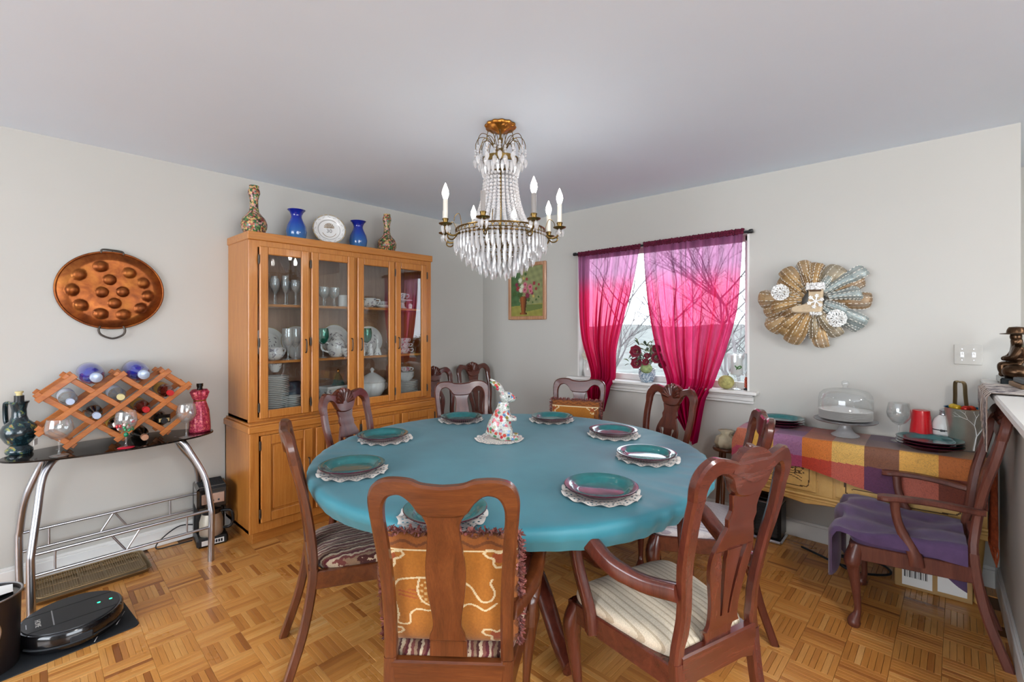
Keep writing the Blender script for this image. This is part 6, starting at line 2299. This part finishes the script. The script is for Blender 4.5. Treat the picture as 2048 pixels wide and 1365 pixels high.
# ---------------------------------------------------------------- patchwork cloth over the sideboard
PAL_TOP = ['#7b3a66', '#a23a3a', '#8a2a45', '#b5543c', '#a87468', '#5a3550', '#7a4a3a', '#9a6a4a']
ROW1 = ['#b5654a', '#c99a3c', '#9a6a90', '#d0762c', '#d9ae5c', '#7a4e38', '#d8a24a', '#b0622a']
ROW2 = ['#b0465c', '#c8744e', '#a23e62', '#b53a24', '#bb5a4a', '#5c2f50', '#bd6450', '#7a3a2a']
PAL_T2 = ['#a8506a', '#a04a6a', '#7a3a70', '#a5502a', '#a08070', '#6a4a4a', '#8a5a40', '#b0762a']
CX0, CX1 = 2.668, 3.825
t = NT('paisley_cloth')
at = t.attr()
v = t.coord()
p1 = t.ramp(t.noise(v, 40, 2, .5, 2.5), [(.42, (1, 1, 1)), (.48, (.68, .66, .7)), (.52, (1.15, 1.1, 1.0)), (.6, (1, 1, 1))])
M['paisley'] = t.surf(t.pbr(t.mix(1, at, p1, 'MULTIPLY'), .6, 0, t.bump(t.noise(v, 350, 2), .15, .001), 0, .4, sheen=.2))


def drop(x):
    return smooth([(2.5, .17), (2.75, .2), (2.95, .185), (3.06, .17), (3.2, .19), (3.33, .225), (3.47, .25), (3.62, .245), (3.8, .235)], x)


def cl_fn(u, v_):
    x = CX0 + (CX1 - CX0) * u
    xc = min(max(x, SBX0), SBX1)
    # v_: 0 back edge .. .56 front edge .. 1 hem
    if v_ < .56:
        y = -.03 + (bow(xc) - .014 + .03) * (v_ / .56)
        z = SBZ + .0025 + .0015 * math.sin(x * 30 + y * 20)
        if x < SBX0 - .005: z -= min(.2, (SBX0 - x) * 2.2)
    else:
        s = (v_ - .56) / .44
        y = bow(xc) - .018 - .012 * math.sin(min(1, s * 4) * 1.57) - .012 * s * (1 + math.sin(x * 16 + .5))
        z = SBZ + .002 - drop(x) * s
        if x < SBX0 - .005: z -= min(.2, (SBX0 - x) * 2.2) * (1 - s)
    return (x, y, z)


def cl_col(u, v_):
    x = CX0 + (CX1 - CX0) * u
    col_i = int((x - 3.796) / .147 + 8)
    col_i = max(0, min(7, col_i))
    if v_ < .26: return C(PAL_TOP[col_i])
    if v_ < .53: return C(PAL_T2[col_i])
    s = (v_ - .56) / .44 * drop(x)
    return C(ROW1[col_i] if s < .105 else ROW2[col_i])


MB().grid(cl_fn, 200, 90, colfn=cl_col).build('patchwork_cloth', M['paisley'], None, 'patchwork paisley cloth in red, orange and purple squares over the sideboard', 'tablecloth', sharp=180)
# fringed end hanging by the half wall
sc = thing('fringed_scarf', 'orange paisley scarf end with fringe hanging between sideboard and half wall', 'scarf', (3.848, -.27, 0))
SCM = plain('orange_paisley', '#b0522c', .8, var=.35, scale=45, bump=.3)
MB().grid(lambda u, v_: (.012 * math.sin(u * 9 + v_ * 2), -.09 + .16 * u, .72 - v_ * .40 + .02 * math.sin(u * 3)), 16, 24).build('scarf_panel', SCM, sc, sharp=180)
for k in range(12):
    y = -.085 + .15 * k / 11
    MB().tube(spline([(.012 * math.sin(k), y, .33), (.012 * math.sin(k) + .004, y + .004, .29), (.006, y - .003, .24)], 4), .003, 5).build('fringe_tassel', SCM, sc)

# ---------------------------------------------------------------- things on the sideboard
ST = SBZ + .005
for k in range(3):
    pl = thing('side_plate', ('lowest', 'middle', 'top')[k] + ' teal and plum plate of the stack behind the plain right chair', 'plate', (2.90, -.14, ST + .0145 * k), 0, 'plates stacked on the left of the sideboard')
    inst(PL_IN, 'glaze', pl, scale=(.95, .95, .9))
    inst(PL_OUT, 'body', pl, scale=(.95, .95, .9))
for k in range(3):
    pl = thing('side_plate', ('lowest', 'middle', 'top')[k] + ' teal and plum plate of the stack in front of the metal bucket', 'plate', (3.615, -.245, ST + .0145 * k), 0, 'plates stacked on the right of the sideboard')
    inst(PL_IN, 'glaze', pl, scale=(1.0, 1.0, .9))
    inst(PL_OUT, 'body', pl, scale=(1.0, 1.0, .9))
cks = thing('cake_stand', 'glass cake stand with domed lid on the sideboard below the wreath', 'cake stand', (3.245, -.185, ST))
MB().lathe([(0, 0), (.068, 0), (.07, .006), (.045, .025), (.03, .05), (.03, .066), (.05, .078), (0, .079)], 40, wob=lambda a, z: 1 + .02 * math.cos(a * 20)).build('pedestal', thin_glass('frosted_glass', (.93, .94, .95), .14, .12, .5, .35), cks)
MB().lathe([(0, .079), (.05, .079), (.15, .088), (.158, .094), (.158, .098), (.14, .096), (0, .094)], 56).build('stand_plate', thin_glass('smoky_plate_glass', (.62, .63, .65), .12, .03, .6, .3), cks)
dm = MB().lathe([(.137, .158), (.134, .162), (.134, .215), (.128, .245), (.108, .266), (.07, .276), (.025, .279), (0, .279)], 48).build('glass_dome', M['glass'], cks)
MB().lathe([(.03, .279), (.014, .284), (.011, .29), (.019, .302), (.02, .314), (.012, .324), (0, .326)], 20).build('dome_knob', M['glass'], dm)
DP = MB().lathe([(0, .002), (.085, .002), (.095, .0045), (.13, .009), (.132, .008), (.097, .002), (.085, 0), (0, 0)], 44).mesh('paper_plate', M['white'])
for k in range(14):
    place(DP, 'paper_plate', 'white disposable plate, %s in the stack under the glass dome' % (ORD[k] if k < 13 else 'topmost'), 'plate', 'white plates under the dome', (3.245, -.185, ST + .0985 + .0036 * k))
big_glass('large clear wine glass on the sideboard beside the red cups', (3.487, -.14, ST), None, .215, .056)['group'] = 'glassware on the sideboard'
CUPM = MB().lathe([(.046, 0), (.0475, .002), (.0475, .006), (.045, .008), (.0405, .055), (.0395, .056), (.0375, .09), (.0365, .091), (.034, .115), (.033, .117), (0, .117)], 32).mesh('red_cup_body', plain('red_plastic', '#c4101c', .3, var=.03, coat=.2))
RIMM = MB().tube([(.0475 * math.cos(R(a)), .0475 * math.sin(R(a)), .003) for a in range(0, 360, 12)], .0022, 6, closed=True).mesh('cup_rim', M['white'])
for k in range(5):
    cu = thing('plastic_cup', ('lowest', 'second lowest', 'middle', 'second highest', 'topmost')[k] + ' red plastic cup in the upturned stack on the sideboard', 'cup', (3.58, -.085, ST + .0095 * k), 0, 'stack of upturned red cups')
    cu.scale = (1.12, 1.12, 1.2)
    inst(CUPM, 'cup_body', cu)
    inst(RIMM, 'cup_rim', cu)
bc = thing('bulb_camera', 'white bulb-shaped camera with metal screw cap on the sideboard', 'camera', (3.672, -.06, ST))
bc.scale = (1.2, 1.2, 1.28)
MB().lathe([(0, .014), (.03, .014), (.037, .022), (.04, .045), (.0415, .062)], 32).build('lower_shell', M['white'], bc)
MB().lathe([(.041, .062), (.042, .064), (.041, .066)], 32).build('seam_ring', M['black'], bc)
MB().lathe([(.0415, .066), (.04, .085), (.032, .108), (.02, .12), (.016, .124)], 32).build('upper_shell', M['white'], bc)
MB().lathe([(.016, .124), (.014, .126), (.0145, .13), (.0125, .133), (.0145, .137), (.0125, .14), (.0145, .144), (.012, .147), (.004, .152), (0, .152)], 20).build('screw_cap', M['chrome'], bc)
MB().lathe([(0, 0), (.013, 0), (.013, .004), (0, .006)], 18, m=Matrix.Translation((.027, -.026, .042)) @ Matrix.Rotation(R(45), 4, 'Z') @ Matrix.Rotation(R(90), 4, 'X')).build('lens', M['black_gloss'], bc)
MB().box(-.012, .006, -.0425, -.038, .058, .068, .002).build('sensor', M['black'], bc)
MB().lathe([(0, 0), (.034, 0), (.034, .004), (.028, .014), (0, .014)], 24).build('clear_base', M['glass'], bc)
bk = thing('metal_bucket', 'tapered steel bucket with white tree design and blue lining on the sideboard', 'bucket', (3.757, -.115, ST))
bk.scale = (1.3, 1.3, 1.42)
MB().lathe([(0, .002), (.045, 0), (.048, .004), (.064, .15), (.066, .152)], 40).build('bucket_body', M['silver'], bk)
MB().lathe([(.066, .152), (.062, .151), (.046, .01), (0, .008)], 40).build('bucket_lining', plain('blue_lining', '#17648c', .4, .3), bk)
tr_ = MB()


def onb(a, z):
    r = .0485 + (.064 - .048) * z / .15 + .0008
    return (r * math.cos(a), r * math.sin(a), z)


def twig(a, z, th, L, w, lev):
    pts = [onb(a, z)]
    for q in range(4):
        th += random.uniform(-.12, .12)
        a += L / 4 * math.sin(th) / .058
        z += L / 4 * math.cos(th)
        if z > .149 or z < .01: break
        pts.append(onb(a, z))
    if len(pts) < 2: return
    tr_.tube(pts, [w * (1 - .1 * i) for i in range(len(pts))], 5)
    if lev < 5:
        for s_ in (-1, 1):
            twig(a, z, th + s_ * random.uniform(.3, .65), L * .72, w * .66, lev + 1)


twig(R(-64), .004, 0, .055, .0032, 0)
tr_.build('tree_design', M['white'], bk)
MB().ball((0, .0, .14), (.05, .05, .012), 16, 8).build('candy_fill', plain('mixed_candy', '#c07a22', .3, var=.6, scale=45, bump=.5, bscale=60), bk)
for q, (x, y, c_) in enumerate(((-.025, -.02, '#c8a020'), (.0, -.03, '#b8281c'), (-.035, .01, '#d0b040'), (.015, -.012, '#c23a1e'))):
    MB().ball((x, y, .152), (.016, .012, .012), 8, 6).build('wrapped_candy', plain('candy_%d' % q, c_, .25, .3), bk)
tg = thing('serving_tongs', 'upright brass-toned metal tongs standing in the metal bucket', 'tongs', (3.752, -.115, ST))
tg.scale = (1.2, 1.2, 1.22)
mb = MB()
m_ = Matrix.Rotation(R(-42), 4, 'Z')
for s in (-1, 1):
    pts = spline([(s * .004 - .02, .285 + .0), (s * .012 - .02, .29), (s * .02 - .018, .275), (s * .022 - .016, .22), (s * .03 - .012, .12)], 5)
    rows = [((p[0], 0, p[1])) for p in pts]
    mb.tube([m_ @ Vector(r_) for r_ in rows], .011, 8, sy=.18, up=m_ @ Vector((1, 0, 0)))
mb.build('tong_arms', plain('antique_brass_steel', '#9a8664', .3, .9), tg)

# ---------------------------------------------------------------- under the sideboard
ht = thing('tower_heater', 'black tower appliance with grey base under the left end of the sideboard', 'appliance', (2.83, -.14, 0))
MB().box(-.085, .085, -.085, .085, .02, .26, .02).build('housing', M['black'], ht)
MB().box(-.092, .092, -.092, .092, 0, .022, .008).build('base', M['chrome'], ht)
MB().box(-.088, .088, -.088, .088, .245, .258, .006).build('band', M['chrome'], ht)
MB().box(-.085, .085, -.085, .085, .258, .3, .02).build('cap', M['black_gloss'], ht)
for k in range(9):
    MB().box(-.07, .07, -.0875, -.084, .05 + .02 * k, .058 + .02 * k, .001).build('vent_slat', M['rubber'], ht)
rnd = random.Random(8)
pts = [(3.02, -.17, .008), (3.12, -.22, .008), (3.22, -.27, .008), (3.30, -.25, .008), (3.28, -.17, .01), (3.20, -.2, .02), (3.24, -.29, .012), (3.33, -.31, .008), (3.45, -.22, .008), (3.42, -.12, .008), (3.3, -.1, .01), (3.22, -.16, .016)]
MB().tube(spline(pts, 6), .006, 6).build('power_cord', M['rubber'], None, 'tangled black power cord on the floor under the sideboard', 'cord')
cb = thing('cardboard_box', 'brown cardboard carton with a white printed label under the sideboard behind the armchair', 'box', (3.62, -.2, 0), R(4))
cb.scale = (1, 1, .8)
MB().box(-.15, .15, -.1, .1, 0, .16, .003).build('carton', plain('cardboard', '#a98555', .85, var=.08), cb)
lbl = MB().box(-.12, -.0, -.1015, -.1, .02, .14).build('shipping_label', M['white'], cb)
mb = MB()
for k in range(14):
    mb.box(-.112 + .007 * k, -.112 + .007 * k + (.002 + .003 * (k % 3 == 0)), -.1022, -.1014, .075, .13)
mb.build('bar_marks', M['black'], lbl)
MB().box(.02, .13, -.1015, -.1, .03, .13).build('white_flap', M['white'], cb)

# small stand by the right curtain with a pale bundled bag
sd_ = thing('plant_stand', 'small dark wooden stand behind the table below the right curtain', 'stand', (2.57, -.16, 0))
MB().lathe([(0, .53), (.085, .53), (.09, .54), (.085, .55), (0, .55)], 28).build('stand_top', M['walnut'], sd_)
for k in range(3):
    a = R(30 + 120 * k)
    MB().tube([(.05 * math.cos(a), .05 * math.sin(a), .53), (.1 * math.cos(a), .1 * math.sin(a), 0)], .014, 8).build('leg', M['walnut'], sd_)
MB().lathe([(0, 0), (.06, .0), (.072, .03), (.06, .07), (.03, .09), (.05, .115), (.02, .11), (0, .1)], 40, wob=lambda a, z: 1 + .12 * math.sin(a * 9 + z * 30)).build('bundled_bag', plain('pale_linen', '#cbbfa2', .95, var=.12, scale=30), None, 'pale linen bundle tied up on the small stand below the right curtain', 'bag', loc=(2.57, -.16, .551), sharp=180)

# ---------------------------------------------------------------- on the half wall
HZ = 1.108
run = thing('striped_runner', 'woven striped cloth runner draped over the half wall cap', 'cloth', (0, 0, 0))
t = NT('striped_weave')
v = t.coord()
sx = t.n('ShaderNodeSeparateXYZ')
t.l(v, sx.inputs[0])
f = t.math('FRACT', t.math('ADD', t.math('MULTIPLY', sx.outputs[1], 38), t.math('MULTIPLY', t.noise(v, 20, 3), .8)))
cc = t.ramp(f, [(0, C('#3a3230')), (.25, C('#b9a89a')), (.45, C('#7a5a48')), (.6, C('#d0c6bc')), (.85, C('#5a5660'))], 'CONSTANT')
M['striped'] = t.surf(t.pbr(cc, .95, 0, t.bump(f, .4, .002)))


def rn_fn(u, v_):
    y = -.36 - .46 * u
    s = v_ * .52
    wob_ = .004 * math.sin(y * 120)
    if s < .26:
        return (4.06 - s, y, HZ + .004 + abs(wob_))
    q = s - .26
    ang = min(1, q / .02) * 1.57
    return (3.805 - .012 * math.sin(ang) + wob_ * .8, y - .0 + .05 * q * math.sin(u * 9), HZ - .004 - max(0, q - .01) * (.35 + .6 * u))


MB().grid(rn_fn, 120, 40).build('woven_panel', M['striped'], run, sharp=180)
fig = thing('bronze_figure', 'dark bronze seated figure with hat on a black base on the half wall', 'statue', (3.945, -.20, HZ))
MB().box(-.075, .075, -.11, .11, 0, .03, .004).build('base', plain('black_marble', '#12181a', .2, var=.4, scale=12, coat=.1), fig)
# one continuous seated body grown from a skeleton
me = bpy.data.meshes.new('figure_body')
vs_ = [(0, 0, .075), (-.005, 0, .12), (-.008, 0, .165), (-.01, 0, .195), (-.014, 0, .225),
       (-.03, -.035, .08), (-.07, -.04, .095), (-.06, -.045, .045), (-.075, -.045, .036),
       (-.03, .035, .07), (-.05, .065, .075), (-.03, .075, .04), (-.045, .085, .036),
       (-.008, -.045, .165), (-.03, -.055, .125), (-.06, -.03, .12), (-.008, .045, .165), (-.03, .06, .125), (-.06, .03, .115)]
es = [(0, 1), (1, 2), (2, 3), (3, 4), (0, 5), (5, 6), (6, 7), (7, 8), (0, 9), (9, 10), (10, 11), (11, 12), (2, 13), (13, 14), (14, 15), (2, 16), (16, 17), (17, 18)]
rad = [.042, .036, .036, .02, .03, .03, .024, .016, .012, .03, .024, .016, .012, .02, .016, .012, .02, .016, .012]
me.from_pydata(vs_, es, [])
me.materials.append(M['bronze'])
fo = bpy.data.objects.new('figure_body', me)
COL.objects.link(fo)
fo.parent = fig
sk = fo.modifiers.new('skin', 'SKIN')
for i, r in enumerate(rad):
    me.skin_vertices[0].data[i].radius = (r, r)
me.skin_vertices[0].data[0].use_root = True
sb_ = fo.modifiers.new('sub', 'SUBSURF')
sb_.levels = 2
sb_.render_levels = 2
MB().lathe([(.06, .24), (.056, .244), (.036, .247), (.034, .262), (.027, .275), (0, .279)], 24, m=Matrix.Translation((-.012, 0, 0)) @ Matrix.Rotation(R(0), 4, 'Y'), wob=lambda a, z: 1 + .08 * math.sin(a * 2)).build('hat', M['bronze'], fig)
MB().ball((-.014, 0, .228), (.022, .02, .027), 14, 10).build('head', M['bronze'], fig)
MB().ball((-.02, -.075, .06), (.05, .04, .038), 14, 9).build('sack', M['bronze'], fig)
for k, (y, z, w, c_, lab) in enumerate(((-.40, 0, .085, '#8a6a4a', 'brown flat box lying under the grey one on the half wall'), (-.455, .022, .075, '#4b5258', 'dark grey flat box on top of the brown one on the half wall'))):
    bo = thing('flat_box', lab, 'box', (3.985, y - .08, HZ + .007 + z), R(6), 'flat boxes on the half wall')
    MB().box(-w, w, -.1, .1, 0, .02, .003).build('box_body', plain('box_cover_%d' % k, c_, .5), bo)
    MB().box(-w + .01, w - .01, -.09, .09, .02, .0215, .001).build('box_top', plain('box_top_%d' % k, c_, .3, var=.2), bo)

# green picture on the passage wall
gp = thing('green_picture', 'lime green picture in a dark frame on the passage wall at far right', 'picture', (4.19, .998, 1.66))
MB().box(0, .7, -.02, 0, 0, .46, .002).build('picture_panel', plain('lime_print', '#a3bf5a', .5, var=.08), gp)
for a in ((-.02, .72, -.02, 0), (-.02, .72, .46, .48), (-.02, 0, 0, .46), (.7, .72, 0, .46)):
    MB().box(a[0], a[1], -.03, 0, a[2], a[3], .003).build('frame_bar', M['black'], gp)
